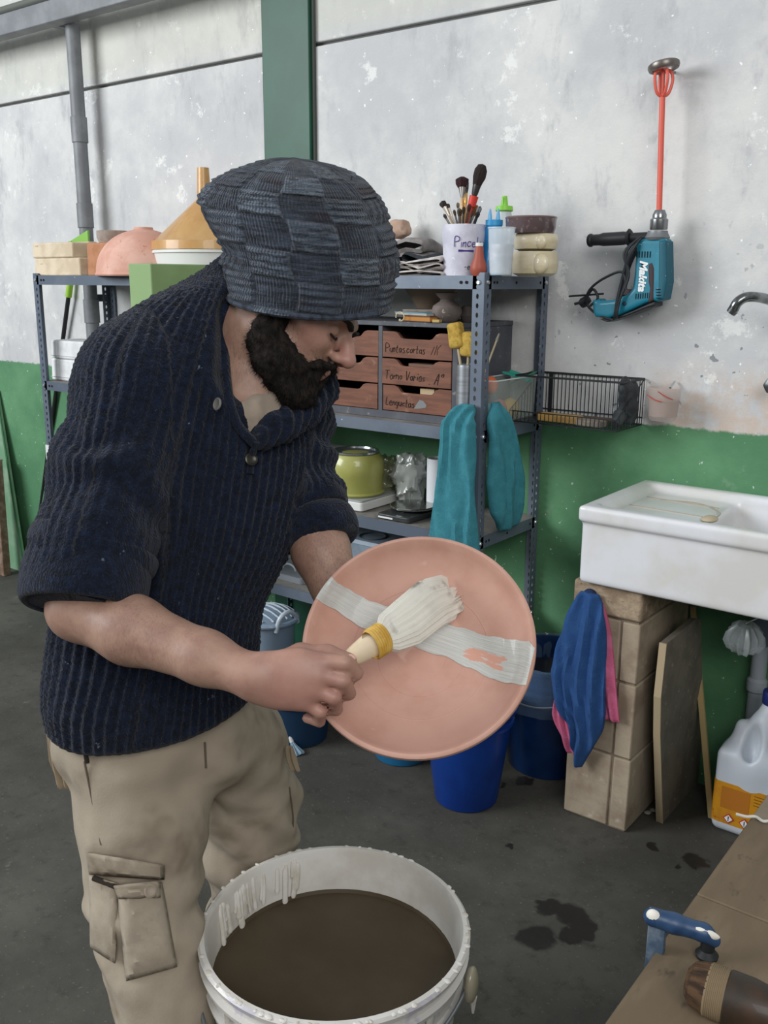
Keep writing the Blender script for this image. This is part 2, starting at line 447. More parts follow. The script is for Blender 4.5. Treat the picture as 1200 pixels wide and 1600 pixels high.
# things leaning at the far left
B0 = ony(37, 866, 2.50); T0 = ony(-5, 610, 2.562); B0[2] = 0
t = thing('green_board', 'pale green painted board leaning on the wall at far left', 'board', B0)
dT = T0-B0
part('sheet', MB().hexa([(-.5, 0, 0), (0, 0, 0), (0, .014, 0), (-.5, .014, 0)], [(-.5, dT[1], dT[2]), (dT[0], dT[1], dT[2]), (dT[0], dT[1]+.014, dT[2]), (-.5, dT[1]+.014, dT[2])]),
     mat('pale_green_paint', '#6d9676', .6, c2='#8ba58c', s=9, lo=.4, hi=.7), t, bevel=.002)
part('edge_strip', MB().hexa([(-.010, -.004, 0), (.002, -.004, 0), (.002, 0, 0), (-.010, 0, 0)], [dT+(-.010, -.004, 0), dT+(.002, -.004, 0), dT+(.002, 0, 0), dT+(-.010, 0, 0)]), mat('dark_green_edge', '#3c6b4a', .6), t)
B1 = ony(9, 868, 2.42); T1 = ony(-2, 720, 2.47); B1[2] = 0; d1 = T1-B1
t = thing('wooden_post', 'brown wooden post leaning at the very left edge', 'post', B1)
part('shaft', MB().hexa([(-.05, -.02, 0), (0, -.02, 0), (0, .02, 0), (-.05, .02, 0)], [d1+(-.05, -.02, 0), d1+(0, -.02, 0), d1+(0, .02, 0), d1+(-.05, .02, 0)]), mat('post_brown', '#6d5646', .8, c2='#8b7768', s=20), t, bevel=.003)
part('end_cap', MB().hexa([d1+(-.051, -.021, -.004), d1+(.001, -.021, -.004), d1+(.001, .021, -.004), d1+(-.051, .021, -.004)], [d1+(-.051, -.021, .004), d1+(.001, -.021, .004), d1+(.001, .021, .004), d1+(-.051, .021, .004)]), mat('post_foot', '#8d8576', .8), t)

# ------------------------------------------------------------------ shelving
SX0, SX1, SY0, SY1 = -3.485, -1.368, 2.211, 2.571
MS = mat('blue_grey_steel', '#5f6978', .42, .25, c2='#6d7683', s=5, c3='#b4b8bd', s3=45, lo3=.70, hi3=.74, bump=.05)
MSD = mat('shelf_top_dusty', '#77736e', .75, c2='#8e8a84', s=9, c3='#5d5a58', s3=30)
def flange(L, wd, dx, nrm):
    """perforated steel strip in local coords: along z, width along dx, oval holes"""
    V = []; F = []; pitch = .025; n = int(L/pitch); dx = np.asarray(dx, float)
    def P(u, z): return dx*u+np.array([0, 0, z])
    hw, hh, cx = .0045, .0075, wd*.55
    for i in range(n):
        z0, z1 = i*pitch, (i+1)*pitch; zc = (z0+z1)/2; b = len(V)
        out = [(0, z0), (cx, z0), (wd, z0), (wd, zc), (wd, z1), (cx, z1), (0, z1), (0, zc)]
        inn = [(cx-hw*.7, zc-hh*.7), (cx, zc-hh), (cx+hw*.7, zc-hh*.7), (cx+hw, zc), (cx+hw*.7, zc+hh*.7), (cx, zc+hh), (cx-hw*.7, zc+hh*.7), (cx-hw, zc)]
        V += [P(*q) for q in out]+[P(*q) for q in inn]
        F += [(b+j, b+(j+1) % 8, b+8+(j+1) % 8, b+8+j) for j in range(8)]
    return V, F
t = thing('shelving_unit', 'blue-grey slotted steel shelving unit against the back wall', 'shelf', (SX0, SY0, 0))
W_, D_ = SX1-SX0, SY1-SY0; HT = 1.478
posts = [(0, 0, 1, 1), (W_, 0, -1, 1), (0, D_, 1, -1), (W_, D_, -1, -1), (W_/2, 0, -1, 1), (W_/2, D_, -1, -1)]
for (x, y, sx, sy) in posts:
    m = MB(); V, F = flange(HT, .036, (sx, 0, 0), 0); m.add(np.array(V)+(x, y, 0), F)
    V, F = flange(HT, .036, (0, sy, 0), 0); m.add(np.array(V)+(x, y, 0), F)
    part('post', m, MS, t, solid=.002, smooth=False)
LEV = [1.465, 1.045, .735, .435]
for z in LEV:
    m = MB().box((.003, .003, z-.004), (W_-.003, D_-.003, z))
    sh = part('shelf_tray', m, MSD, t, smooth=False)
    lp = MB().box((.002, -.001, z-.034), (W_-.002, .002, z+.002)).box((.002, D_-.002, z-.034), (W_-.002, D_+.001, z))
    lp.box((-.001, 0, z-.034), (.002, D_, z+.001)).box((W_-.002, 0, z-.034), (W_+.001, D_, z+.001))
    part('shelf_lip', lp, MS, sh, smooth=False)
    h = MB()
    for (x, sx) in ((0, 1), (W_, -1)):
        for q in (.055, .073, .022): h.lathe([(0, -.0012), (.0045, -.0012), (.0045, .0012), (0, .0012)], 10, (x+sx*q, -.002, z-.016), (0, 1, 0))
    for q in (.05, .065, .17, .31): h.lathe([(0, -.0012), (.004, -.0012), (.004, .0012), (0, .0012)], 10, (W_+.001, q, z-.016), (1, 0, 0))
    hs_ = part('slot_holes', h, mat('hole_black', '#131416', .9), sh); hs_['kind'] = 'stuff'
    for (x, y) in ((.016, 0), (W_-.016, 0), (W_, .016), (W_, D_-.018)):
        ax = (0, -1, 0) if y == 0 else (1, 0, 0)
        part('bolt', MB().lathe([(0, .006), (.005, .006), (.007, .003), (.007, 0)], 8, (x, y, z-.016), ax), mat('zinc_bolt', '#c9ccd0', .3, .8), sh)
for (x, y) in ((.0, .0), (W_, 0)):
    V = MB().box((x-.003 if x == 0 else x-.03, -.004, .715), (x+.03 if x == 0 else x+.003, .03, .735+.04))
part('splice_plate', MB().box((-.004, -.005, .70), (.03, .0, .78)), mat('white_plate', '#d8dada', .5), t)

# green painted board standing in front of the shelves
ga = ony(200, 412, 1.93); gb = ony(235, 412, 1.93)
t = thing('green_partition', 'green painted upright partition behind the mans shoulder', 'partition', (ga[0], 1.93, 0))
MGP = mat('light_green_paint', '#84a06c', .6, c2='#8fab77', s=5, bump=.08)
part('board', MB().box((0, 0, 0), (gb[0]-ga[0], .272, ga[2])), MGP, t, bevel=.004)
part('foot_plate', MB().box((-.02, -.02, 0), (gb[0]-ga[0]+.02, .275, .02)), mat('olive_paint', '#5c6f48', .7), t)
# ================================================================== things on the shelves
Z1, Z2, Z3, Z4 = LEV[:4]
PLA = lambda n='plaster': mat('cream_plaster', '#d8cdb8', .85, c2='#c7baa2', s=14, c3='#b0a28a', s3=40, bump=.2, bs=60)
def slab(name, label, cat, x0, x1, y0, y1, z, h, m, group=None, taper=.0, seam=None):
    c = ((x0+x1)/2, (y0+y1)/2, z); hx, hy = (x1-x0)/2, (y1-y0)/2
    t = thing(name, label, cat, c, 0, group)
    f = 1-taper
    part('block', MB().hexa([(-hx, -hy, 0), (hx, -hy, 0), (hx, hy, 0), (-hx, hy, 0)], [(-hx*f, -hy*f, h), (hx*f, -hy*f, h), (hx*f, hy*f, h), (-hx*f, hy*f, h)]), m, t, bevel=.006)
    if seam: part('seam_line', MB().box((-hx-.001, -hy-.001, h*.48), (hx+.001, hy+.001, h*.52)), mat('seam_brown', '#8f8470', .9), t)
    return t
def X(px, py, Y): return float(ony(px, py, Y)[0])
def Zp(px, py, Y): return float(ony(px, py, Y)[2])
y = 2.24
m1 = mat('mould_plaster', '#d9c9b0', .85, c2='#c6b59a', s=12, c3='#a89a86', s3=30, bump=.25, bs=50)
x0, x1 = X(52, 405, y), X(124, 405, y)
h = Zp(80, 403, y)-Z1
slab('plaster_mould', 'cream plaster mould, bottom of the left pair on the top shelf', 'mould', x0, x1, y, y+.15, Z1, h, m1, 'stacked plaster moulds', .04)
h2 = Zp(80, 379, y)-Z1-h
slab('plaster_mould', 'cream plaster mould lying on another at left end of the top shelf', 'mould', x0-.005, x1-.04, y, y+.15, Z1+h, h2, m1, 'stacked plaster moulds', .02)
xa, xb = X(108, 400, 2.36), X(134, 400, 2.36)
slab('plaster_mould', 'small buff plaster mould behind the left pair of moulds', 'mould', xa-.04, xb-.01, 2.385, 2.43, Z1, Zp(120, 378, 2.4)-Z1, mat('mould_buff', '#cdbb9c', .85, c2='#b7a484', s=15), None, .03)
xa, xb = X(133, 400, y), X(180, 400, y)
xb = X(177, 400, y)
slab('terracotta_block', 'orange terracotta block beside the plaster moulds on the top shelf', 'block', xa, xb, y+.005, y+.11, Z1, Zp(150, 379, y)-Z1, mat('terracotta_block', '#b5805f', .8, c2='#a8734f', s=20, bump=.15), None, .03)
P = ony(176, 379, 2.31)
t = thing('clay_dish', 'small grey clay dish on the terracotta block', 'dish', (P[0], 2.31, Zp(150, 379, y)+.001))
part('bowl', MB().lathe([(0, 0), (.05, 0), (.058, .02), (.057, .044), (.051, .044), (.05, .02), (0, .012)], 28), mat('grey_clay', '#a3968b', .85, c2='#8d8077', s=30, bump=.2), t)
P0, P1 = ony(108, 377, 2.44), ony(152, 361, 2.44)
t = thing('green_sheet', 'bright green plastic sheet poking up behind the clay dish', 'sheet', (P0[0], 2.44, Z1))
part('sheet', MB().hexa([(0, .0, 0), (.13, 0, 0), (.13, .012, 0), (0, .012, 0)], [(0, 0, P0[2]-Z1), (.13, 0, P1[2]-Z1+.006), (.13, .012, P1[2]-Z1+.006), (0, .012, P0[2]-Z1)]), mat('lime_plastic', '#7fb24c', .5), t, bevel=.004)
part('lip', MB().box((0, -.004, P0[2]-Z1-.012), (.02, 0, P0[2]-Z1)), mat('lime_plastic', '#7fb24c', .5), t)
P = ony(226, 428, 2.33); R = abs(X(180, 420, 2.33)-P[0])-.006
MPK = mat('pink_biscuit', '#cf9c8a', .8, c2='#dcb0a0', s=10, c3='#ba8370', s3=26, bump=.12)
t = thing('upturned_bowl', 'pink biscuit clay bowl upside down on the top shelf', 'bowl', (P[0]+.004, 2.332, Z1))
hh = Zp(226, 359, 2.36)-Z1
part('shell', MB().lathe([(R+.01, 0)]+[((R+.01)*cos(a), hh*sin(a)**.9) for a in np.linspace(.05, 1.35, 14)]+[(.035, hh), (.035, hh+.006), (.0, hh+.006)], 44), MPK, t)
part('lip', MB().tube([((R+.008)*cos(a), (R+.008)*sin(a), .006) for a in np.linspace(0, 2*pi, 45)], .006, 8), MPK, t)
P = ony(207, 366, 2.52)
t = thing('plaster_lump', 'small white plaster lump behind the upturned pink bowl', 'lump', (P[0], 2.52, Z1))
part('chunk', MB().ball((0, 0, .06), (.04, .03, .062), 12, 8), mat('white_lump', '#ddd6cb', .9, bump=.4), t); part('base', MB().lathe([(0, 0), (.03, 0), (.035, .03), (0, .03)], 12), mat('white_lump', '#ddd6cb', .9), t)
# ochre funnel on a white tub
fy = 2.43; xc = X(326, 400, fy); zt, zb = Zp(324, 262, fy), Zp(324, 392, fy)
r0 = xc-X(270, 392, fy)
t = thing('white_tub', 'white plastic tub under the ochre funnel', 'tub', (xc, fy, Z1))
part('tub_wall', MB().lathe([(0, 0), (r0*.93, 0), (r0, zb-Z1-.004), (r0+.004, zb-Z1), (r0-.004, zb-Z1), (r0-.01, .01), (0, .01)], 40), mat('white_plastic', '#dfe0dc', .45), t)
part('rim_ring', MB().lathe([(r0, zb-Z1-.012), (r0+.005, zb-Z1-.01), (r0+.005, zb-Z1-.002), (r0, zb-Z1)], 40), mat('white_plastic', '#dfe0dc', .45), t)
MO = mat('ochre_plastic', '#c0925a', .4, c2='#c99e64', s=8, c3='#b98a4c', s3=30, coat=.3)
H = zt-zb; hs = Zp(324, 310, fy)-zb
t = thing('large_funnel', 'large ochre funnel resting upside down on the white tub', 'funnel', (xc, fy, zb+.001))
part('cone', MB().lathe([(r0+.006, 0), (r0+.004, .03), (r0*.96, .035), (.03, hs), (.024, hs+.006), (.022, hs), (r0*.94, .03), (r0, 0)], 44), MO, t)
part('spout', MB().lathe([(.026, hs-.01), (.021, H), (.016, H), (.017, hs)], 28, (-.012, 0, 0)), MO, t)
# second shelf left: two white boxes and a long tool
y2 = 2.26
for i, (pa, pb, pt, pbm, lb) in enumerate([(76, 138, 560, 590, 'white plaster box under another on second shelf, by left post'), (78, 133, 531, 559, 'white plaster box stacked on top of another on second shelf')]):
    x0, x1 = X(pa, 575, y2), X(pb, 575, y2)+.05
    z0 = Z2 if i == 0 else Zp(80, 560, y2); z1 = Zp(80, pt, y2)-.001
    t = thing('white_box', lb, 'box', ((x0+x1)/2, y2+.08, z0), 0, 'white boxes on the second shelf'); q = (x1-x0)/2
    part('block', MB().hexa([(-q, -.07, 0), (q, -.07, 0), (q, .07, 0), (-q, .07, 0)], [(-q*.98, -.068, z1-z0), (q*.98, -.068, z1-z0), (q*.98, .068, z1-z0), (-q*.98, .068, z1-z0)]), mat('white_plaster_box', '#dfe1e2', .8, c2='#cfd1d2', s=18, bump=.3, bs=60), t, bevel=.007)
    part('lid_seam', MB().box((-q-.001, -.0715, (z1-z0)*.15), (q+.001, .0715, (z1-z0)*.18)), mat('seam_grey', '#b3b4b4', .9), t)
a, b, f_ = ony(112, 425, 2.555), ony(107, 464, 2.55), onz(52, 884)
k1 = ony(99, 520, 2.545); k2 = ony(98, 529, 2.545)
t = thing('long_handled_tool', 'long black pole with lime green grip leaning on the wall left of the shelves', 'pole', f_)
part('rod', MB().tube([(0, 0, 0), (b-f_)*.5, b-f_], .010, 10), mat('black_rubber', '#1c1d1f', .5), t)
q = (b-f_)*.84; dd = (b-f_)/np.linalg.norm(b-f_)
part('ferrule', MB().tube([q, q+dd*.015], .0125, 10), mat('brass', '#a3905c', .4, .6), t)
part('grip', MB().tube([b-f_, a-f_], .0145, 12), mat('lime_grip', '#9ac83e', .45), t)

# ---- right part of the top shelf
def blob(seed, r, res=3, amp=.15, sc=20, flat=0):
    m = MB().ball((0, 0, r[2]), r, 32, 20); V = m.v[0]; c = np.array([0, 0, r[2]]); n = V-c; l = np.linalg.norm(n, axis=1)[:, None]
    V = c+n*(1+amp*vnoise(V, sc, seed)[:, None]+amp*.5*vnoise(V, sc*2.3, seed)[:, None]); V[:, 2] = np.maximum(V[:, 2], 0); m.v[0] = V; return m
yr = 2.36
P = ony(622, 377, 2.4)
def cloth_pad(name, label, cat, px0, px1, pyb, pyt, Y, dep, colr, layers, seed, col2=None, z0=None):
    x0, x1 = X(px0, pyb, Y), X(px1, pyb, Y); z0 = Z1+.001 if z0 is None else z0; z1 = Zp(px0, pyt, Y)
    t = thing(name, label, cat, ((x0+x1)/2, Y+dep/2, z0)); n = layers; th = (z1-z0)/n; w2 = (x1-x0)/2
    mm = mat('cloth_'+colr[1:], colr, .95, c2=col2, s=25, bump=.5, bs=160)
    for i in range(n):
        def fn(u, v, i=i):
            a = 2*pi*u; zz = (i+.5)*th; q = 1-.10*i/n
            c_, s_ = cos(a), sin(a); e = .28
            x = w2*q*math.copysign(abs(c_)**e, c_); z = th*.62*math.copysign(abs(s_)**.6, s_)
            yy = (v-.5)*dep
            pinch = 1-max(0, (abs(v-.5)-.42)/.08)**2*.6
            nx = float(vnoise(np.array([x*1., yy, i*7.]), 14, seed))*.016
            return np.array([x*(.97+.02*sin(i*3)), yy, max(0.0, zz+z*pinch+nx*(1 if i else .3))])
        part('fold', MB().grid(fn, 40, 16, closeu=True), mm, t)
    return t, z1
t1, zz = cloth_pad('folded_cloth', 'folded grey felt cloths behind the white rags', 'cloth', 606, 662, 408, 379, 2.44, .12, '#8b8583', 3, 3, '#6f6a69')
P = ony(624, 378, 2.5)
t = thing('clay_lump', 'brown lump of dry clay on the folded grey cloths', 'clay', (P[0], 2.5, zz+.004))
part('lump', blob(4, (.052, .035, .036), amp=.3, sc=22), mat('brown_clay', '#b59986', .9, c2='#9d8270', s=20, bump=.4), t)
part('chip', MB().ball((-.045, -.01, .02), (.02, .02, .02), 12, 8), mat('brown_clay', '#b59986', .9), t)
cloth_pad('dark_towel', 'nearly black cloth lying behind the white rags', 'cloth', 625, 694, 410, 397, 2.36, .1, '#2c3136', 2, 9, '#22262b')
cloth_pad('white_rag', 'crumpled white rags at the front of the top shelf', 'rag', 618, 690, 424, 407, 2.23, .1, '#cfc9c4', 3, 15, '#a9a29f')

# handwriting made of strokes
GLY = {'P': ([[0,0],[0,1],[.45,.95],[.5,.65],[.05,.5]],), 'i': ([[.1,0],[.1,.5]], [[.1,.7],[.12,.74]]), 'n': ([[0,0],[0,.5],[.05,.4],[.2,.5],[.3,.4],[.3,0]],),
 'c': ([[.35,.45],[.15,.5],[0,.3],[.1,.02],[.35,.08]],), 'e': ([[.02,.28],[.35,.32],[.25,.5],[.05,.42],[0,.2],[.15,0],[.38,.08]],), 'l': ([[.05,1],[.03,.1],[.12,0]],),
 's': ([[.3,.48],[.05,.42],[.1,.28],[.28,.2],[.22,.02],[0,.04]],), 'u': ([[0,.5],[.02,.08],[.2,0],[.32,.15],[.32,.5],[.34,0]],), 't': ([[.15,.85],[.13,.08],[.28,0]], [[0,.52],[.32,.55]]),
 'a': ([[.32,.48],[.08,.48],[0,.2],[.12,0],[.3,.12],[.32,.48],[.36,0]],), 'o': ([[.18,.5],[0,.3],[.1,.02],[.3,.1],[.34,.38],[.18,.5]],), 'r': ([[0,0],[.02,.5],[.05,.35],[.25,.5]],),
 'T': ([[0,.95],[.6,1]], [[.28,.97],[.25,0]]), 'V': ([[0,1],[.2,0],[.5,1]],), 'L': ([[.05,1],[0,.02],[.4,.06]],), 'g': ([[.3,.45],[.05,.45],[.02,.1],[.28,.12],[.32,.48],[.3,-.3],[.05,-.28]],),
 '.': ([[0,0],[.03,.03]],), '/': ([[0,-.05],[.3,1]],), '1': ([[0,.6],[.2,1],[.12,0]],), 'A': ([[0,0],[.3,1],[.38,0]], [[.08,.4],[.4,.45]]), 'q': ([[.1,.9],[.3,1],[.3,.8],[.1,.8],[.1,.92]],), '-': ([[0,.3],[.3,.32]],)}
def write(txt, size, r, jit=.05, seed=1, slant=.08):
    rr = random.Random(seed); x = 0; out = []
    for ch in txt:
        if ch == ' ': x += .4; continue
        g = GLY[ch]; w_ = max(p[0] for s_ in g for p in s_)
        for s_ in g: out.append([((x+p[0]+p[1]*slant+rr.uniform(-jit, jit)*.5)*size, (p[1]+rr.uniform(-jit, jit))*size) for p in s_])
        x += w_+.16
    return out, x*size
def ink(strokes, fn, r):
    m = MB()
    for s_ in strokes:
        pts = curve3([np.array([a, b, 0]) for a, b in s_], 4) if len(s_) > 2 else [np.array([a, b, 0]) for a, b in s_]
        m.tube([fn(p[0], p[1]) for p in pts], r, 5)
    return m
INKP = mat('purple_ink', '#4a3a86', .6); INKK = mat('dark_ink', '#2b2422', .8)
# the brush tub
by = 2.295; bx = X(724, 415, by); br = (X(752, 400, by)-X(696, 400, by))/2; bh = Zp(724, 352, by)-Z1
tub = thing('brush_tub', 'white plastic tub with purple handwriting, full of paint brushes', 'tub', (bx, by, Z1+.001))
MWT = mat('lilac_white_plastic', '#d0cfdb', .55, c2='#bfbecd', s=20, c3='#e9e9ee', s3=35)
part('tub_wall', MB().lathe([(0, 0), (br*.93, 0), (br*.94, .01), (br*.97, bh*.5), (br*1.03, bh*.86), (br*.97, bh), (br*.93, bh), (br*.95, bh*.86), (br*.9, .01), (0, .008)], 48), MWT, tub)
st, wd = write('Pinceles', .026, 0, .04, 5)
vd = np.array([-bx, -by]); vd /= np.linalg.norm(vd); a0 = atan2(vd[1], vd[0])
def wrap(x, z, h0=.56): a = a0-.45+x/br; rr = br*(.975+.06*(h0*bh+z)/bh)*1.0+.0006; return np.array([rr*cos(a), rr*sin(a), h0*bh+z])
part('handwriting', ink(st, wrap, .0011), INKP, tub)
part('underline', ink([[(.012, -.009), (.055, -.010)], [(.012, -.011), (.055, -.012)]], wrap, .0018), INKP, tub)
st, wd = write('-e', .018, 0, .04, 8)
part('small_scribble', ink(st, lambda x, z: wrap(x+.03, z, .13), .0008), INKK, tub)
def brush(px0, py0, px1, py1, Y, hr, hl, handle, hair, label, fr=.006, ferr='#a9a9a6', flat=1., band=None, splay=1.15):
    top = ony(px1, py1, Y); zbot = Z1+.012
    d = ony(px0, py0, by)-top; d[1] = (by-Y)*.8; n = d/np.linalg.norm(d); L = (top[2]-zbot)/abs(n[2]); L = min(L, 99)
    # keep the foot inside the tub
    foot = top+n*L; off = foot[:2]-np.array([bx, by]); q = np.linalg.norm(off)
    if q > br*.72: foot[:2] = np.array([bx, by])+off/q*br*.72
    ax = top-foot; L = np.linalg.norm(ax); B = basis(ax, (0, 1, 0))
    e = Matrix(B.tolist()).to_euler()
    t = thing('paint_brush', label, 'brush', foot, 0, 'brushes in the white tub', euler=e)
    hb = L-hl-.03
    part('handle', MB().lathe([(0, 0), (.0022, .001), (.003, .02), (fr*.95, hb*.8), (fr*.8, hb)], 10), mat('handle_'+handle[1:], handle, .45, coat=.2), t)
    if band: part('painted_band', MB().lathe([(fr*.8, hb-.03), (fr*1.3, hb-.029), (fr*1.5, hb-.001), (fr*.8, hb)], 12), mat('band_'+band[1:], band, .5), t)
    part('ferrule', MB().lathe([(fr*.85, hb), (fr*1.05, hb+.004), (hr*.8, hb+.03), (0, hb+.03)], 12, squash=(1, flat)), mat('ferr_'+ferr[1:], ferr, .35, .6), t)
    part('bristles', MB().lathe([(hr*.78, hb+.028), (hr*splay, hb+.03+hl*.35), (hr*splay, hb+.03+hl*.7), (hr*.7, L-.003), (0, L)], 16, squash=(1, flat), fn=lambda a, z: 1+.07*sin(a*7+z*90)), mat('hair_'+hair[1:], hair, .9, c2='#120d0c', s=60, stretch=(4, 4, .4)), t)
    return t
Bs = [(728,352,754,256,2.31,.0155,.055,'#b33a2c','#2c2220','tall flat brush with black hair, grey ferrule and red band in the tub',.0085,'#4d4a4a',.85,'#cf3b30'),
 (720,352,722,276,2.33,.0135,.03,'#c79b5c','#3e2024','tall dark red mop brush above the tub',.005,'#8d8a86',1.,None,1.35),
 (722,352,730,280,2.34,.005,.04,'#c99c58','#9a948c','tall thin grey-haired brush with yellow bamboo handle',.0055,'#c9a05a'),
 (714,352,690,314,2.29,.0085,.018,'#ad9478','#3b3431','round dark-tipped brush leaning farthest left in the tub',.0035,'#d8cfc2'),
 (716,352,698,318,2.30,.0055,.014,'#e3ddd3','#4b443e','thin white-handled brush second from left in the tub',.003,'#ded6ca'),
 (712,352,693,334,2.27,.004,.014,'#8a745c','#4b443e','short brown brush leaning left low over the tub edge',.003,'#8d8a86'),
 (716,352,709,327,2.28,.0035,.016,'#5a4433','#5b4a3c','thin dark brush standing left of centre in the tub',.003,'#8d8a86'),
 (718,352,715,316,2.33,.004,.018,'#a58560','#b8a088','slim tan-haired brush behind the short ones in the tub',.003,'#a9a9a6'),
 (719,352,718,325,2.27,.006,.02,'#6d5644','#5a5140','olive-haired round brush at the front of the tub',.004,'#8d8a86'),
 (724,352,725,322,2.26,.004,.02,'#3f3a36','#3a332c','short black brush at the centre front of the tub',.003,'#6d6a66'),
 (728,352,734,318,2.29,.005,.02,'#7d3326','#5b2e22','reddish brown brush right of the bamboo handle',.004,'#7a6455'),
 (732,352,746,320,2.31,.0055,.03,'#c9b598','#8a5a38','brush with rusty orange hair leaning right in the tub',.004,'#8d8a86'),
 (732,352,741,296,2.33,.0022,.012,'#e9e4da','#c9c0b4','very thin white brush beside the red banded brush',.0022,'#ded6ca'),
 (734,352,751,322,2.28,.0055,.022,'#b9b9ba','#7b8085','steel-ferruled brush leaning right over the tub edge',.004,'#c2c5c8'),
 (733,352,748,331,2.26,.005,.016,'#2f3336','#26282b','short black brush leaning right at the tub front',.004,'#4d4a4a'),
 (723,352,739,329,2.25,.0035,.018,'#8a5f3c','#4e3a2c','brown stubby brush low at the right of the tub',.003,'#6d6a66')]
for a in Bs: brush(*a)
# red bulb syringe
t = thing('rubber_bulb', 'brick red rubber bulb with white collar in front of the tub', 'bulb', (X(748, 418, 2.226), 2.226, Z1+.001))
hz = Zp(748, 380, 2.226)-Z1
part('bulb', MB().lathe([(0, 0), (.017, .0), (.023, .012), (.0225, .026), (.014, .048), (.009, hz-.006), (0, hz-.006)], 28), mat('brick_rubber', '#a2503f', .5), t)
part('collar', MB().lathe([(0, hz-.009), (.0105, hz-.009), (.0105, hz), (0, hz)], 20), mat('white_plastic', '#dfe0dc', .45), t)
# blue bottle with two nozzles
t = thing('blue_bottle', 'bright blue squeeze bottle with two nozzles behind the clear cup', 'bottle', (X(770, 415, 2.33), 2.33, Z1+.001))
hb = Zp(770, 347, 2.33)-Z1; MBL = mat('cyan_plastic', '#1b86c4', .4, coat=.3)
part('body', MB().lathe([(0, 0), (.026, 0), (.027, .01), (.027, hb-.02), (.02, hb-.008), (.02, hb), (0, hb)], 28), MBL, t)
part('cap', MB().lathe([(.022, hb-.012), (.024, hb-.01), (.024, hb+.004), (.0, hb+.006)], 24), mat('sky_plastic', '#3fa0d8', .35), t)
for dx in (-.014, .012): part('nozzle', MB().lathe([(.007, hb), (.005, hb+.018), (.0022, hb+.034), (0, hb+.034)], 12, (dx, 0, 0)), mat('clear_blue_plastic', '#6fb9e4', .3, alpha=.9), t)
# green-topped bottle
t = thing('green_top_bottle', 'white bottle with lime green nozzle cap behind the glazed bowl', 'bottle', (X(785, 415, 2.46), 2.46, Z1+.001))
hb = Zp(785, 331, 2.46)-Z1; ht = Zp(785, 307, 2.46)-Z1
part('body', MB().lathe([(0, 0), (.028, 0), (.029, .01), (.026, hb-.03), (.02, hb), (0, hb)], 24), mat('milky_plastic', '#cdd6d8', .4, alpha=.9), t)
part('cap', MB().lathe([(.024, hb), (.026, hb+.003), (.024, hb+.014), (.012, hb+.016), (.0, hb+.016)], 24), mat('lime_cap', '#8ad14a', .4), t)
part('nozzle', MB().lathe([(.011, hb+.014), (.009, hb+.03), (.007, ht), (0, ht)], 14), mat('lime_cap', '#8ad14a', .4), t)
part('pull_tab', MB().box((-.002, -.012, hb+.018), (.002, -.008, ht-.004)), mat('lime_cap', '#8ad14a', .4), t)
# clear cup
t = thing('clear_cup', 'clear plastic cup smeared with white plaster on the shelf corner', 'cup', (X(782, 418, 2.25), 2.25, Z1+.001))
hc = Zp(782, 357, 2.25)-Z1; MCL = mat('clear_plastic', '#dfe8ee', .12, alpha=.38, spec=.6)
part('cup_wall', MB().lathe([(0, .002), (.030, .002), (.036, hc), (.0345, hc), (.029, .004), (0, .004)], 36), MCL, t)
part('rim', MB().tube([(.0365*cos(a), .0365*sin(a), hc) for a in np.linspace(0, 2*pi, 37)], .0016, 6), mat('clear_rim', '#e8eef2', .15, alpha=.7), t)
part('plaster_lining', MB().lathe([(0, .006), (.0285, .006), (.0325, hc*.66), (.030, hc*.62), (.0, hc*.5)], 36, fn=lambda a, z: 1+.01*sin(3*a)), mat('wet_plaster', '#c9ced8', .5, c2='#e6e8ee', s=40), t)
# stack of bowls at the right end
sx = X(833, 415, 2.36); ry = 2.37
MCB = mat('cream_wrap', '#d9cdb0', .35, c2='#cbbd9a', s=14, stretch=(1, 1, 3), coat=.4, bump=.2, bs=30)
def squat(name, label, z, h, r, m, seed):
    t = thing(name, label, 'bowl', (sx, ry, z), 0, 'stacked cream bowls')
    pr = [(0, 0), (r*.7, 0), (r*.93, h*.12), (r, h*.45), (r*.97, h*.8), (r*.9, h), (r*.84, h), (r*.86, h*.5), (r*.6, h*.12), (0, h*.1)]
    part('shell', MB().lathe(pr, 44, fn=lambda a, z: 1+.012*sin(5*a+z*60+seed)), m, t)
    ks = MB().ball((r*.62, -r*.72, h*.5), (h*.42, h*.2, h*.42), 16, 10); part('knot', ks, m, t)
    return t
za = Z1+.001; zb_ = Zp(835, 391, 2.30); zc_ = Zp(835, 363, 2.30); zd = Zp(828, 338, 2.30)
rr_ = (X(868, 405, 2.36)-X(803, 405, 2.36))/2
squat('cream_bowl', 'cream wrapped bowl at the bottom of the right end stack', za, zb_-za-.001, rr_, MCB, 0)
squat('cream_bowl', 'cream wrapped bowl in the middle of the right end stack', zb_, zc_-zb_-.001, rr_*.95, MCB, 2)
t = thing('glazed_bowl', 'dark brown glazed bowl on top of the cream bowls', 'bowl', (sx-.012, ry-.01, zc_))
h = zd-zc_; r = rr_*1.08
part('shell', MB().lathe([(0, 0), (r*.9, 0), (r*.97, h*.3), (r, h), (r*.94, h), (r*.9, h*.3), (0, h*.12)], 44), mat('brown_glaze', '#5b4a4b', .25, c2='#8f8284', s=60, lo=.55, hi=.7, coat=.6), t)
part('rim', MB().tube([(r*.97*cos(a), r*.97*sin(a), h) for a in np.linspace(0, 2*pi, 45)], .0035, 8), mat('brown_glaze_rim', '#6f5b58', .3, coat=.5), t)

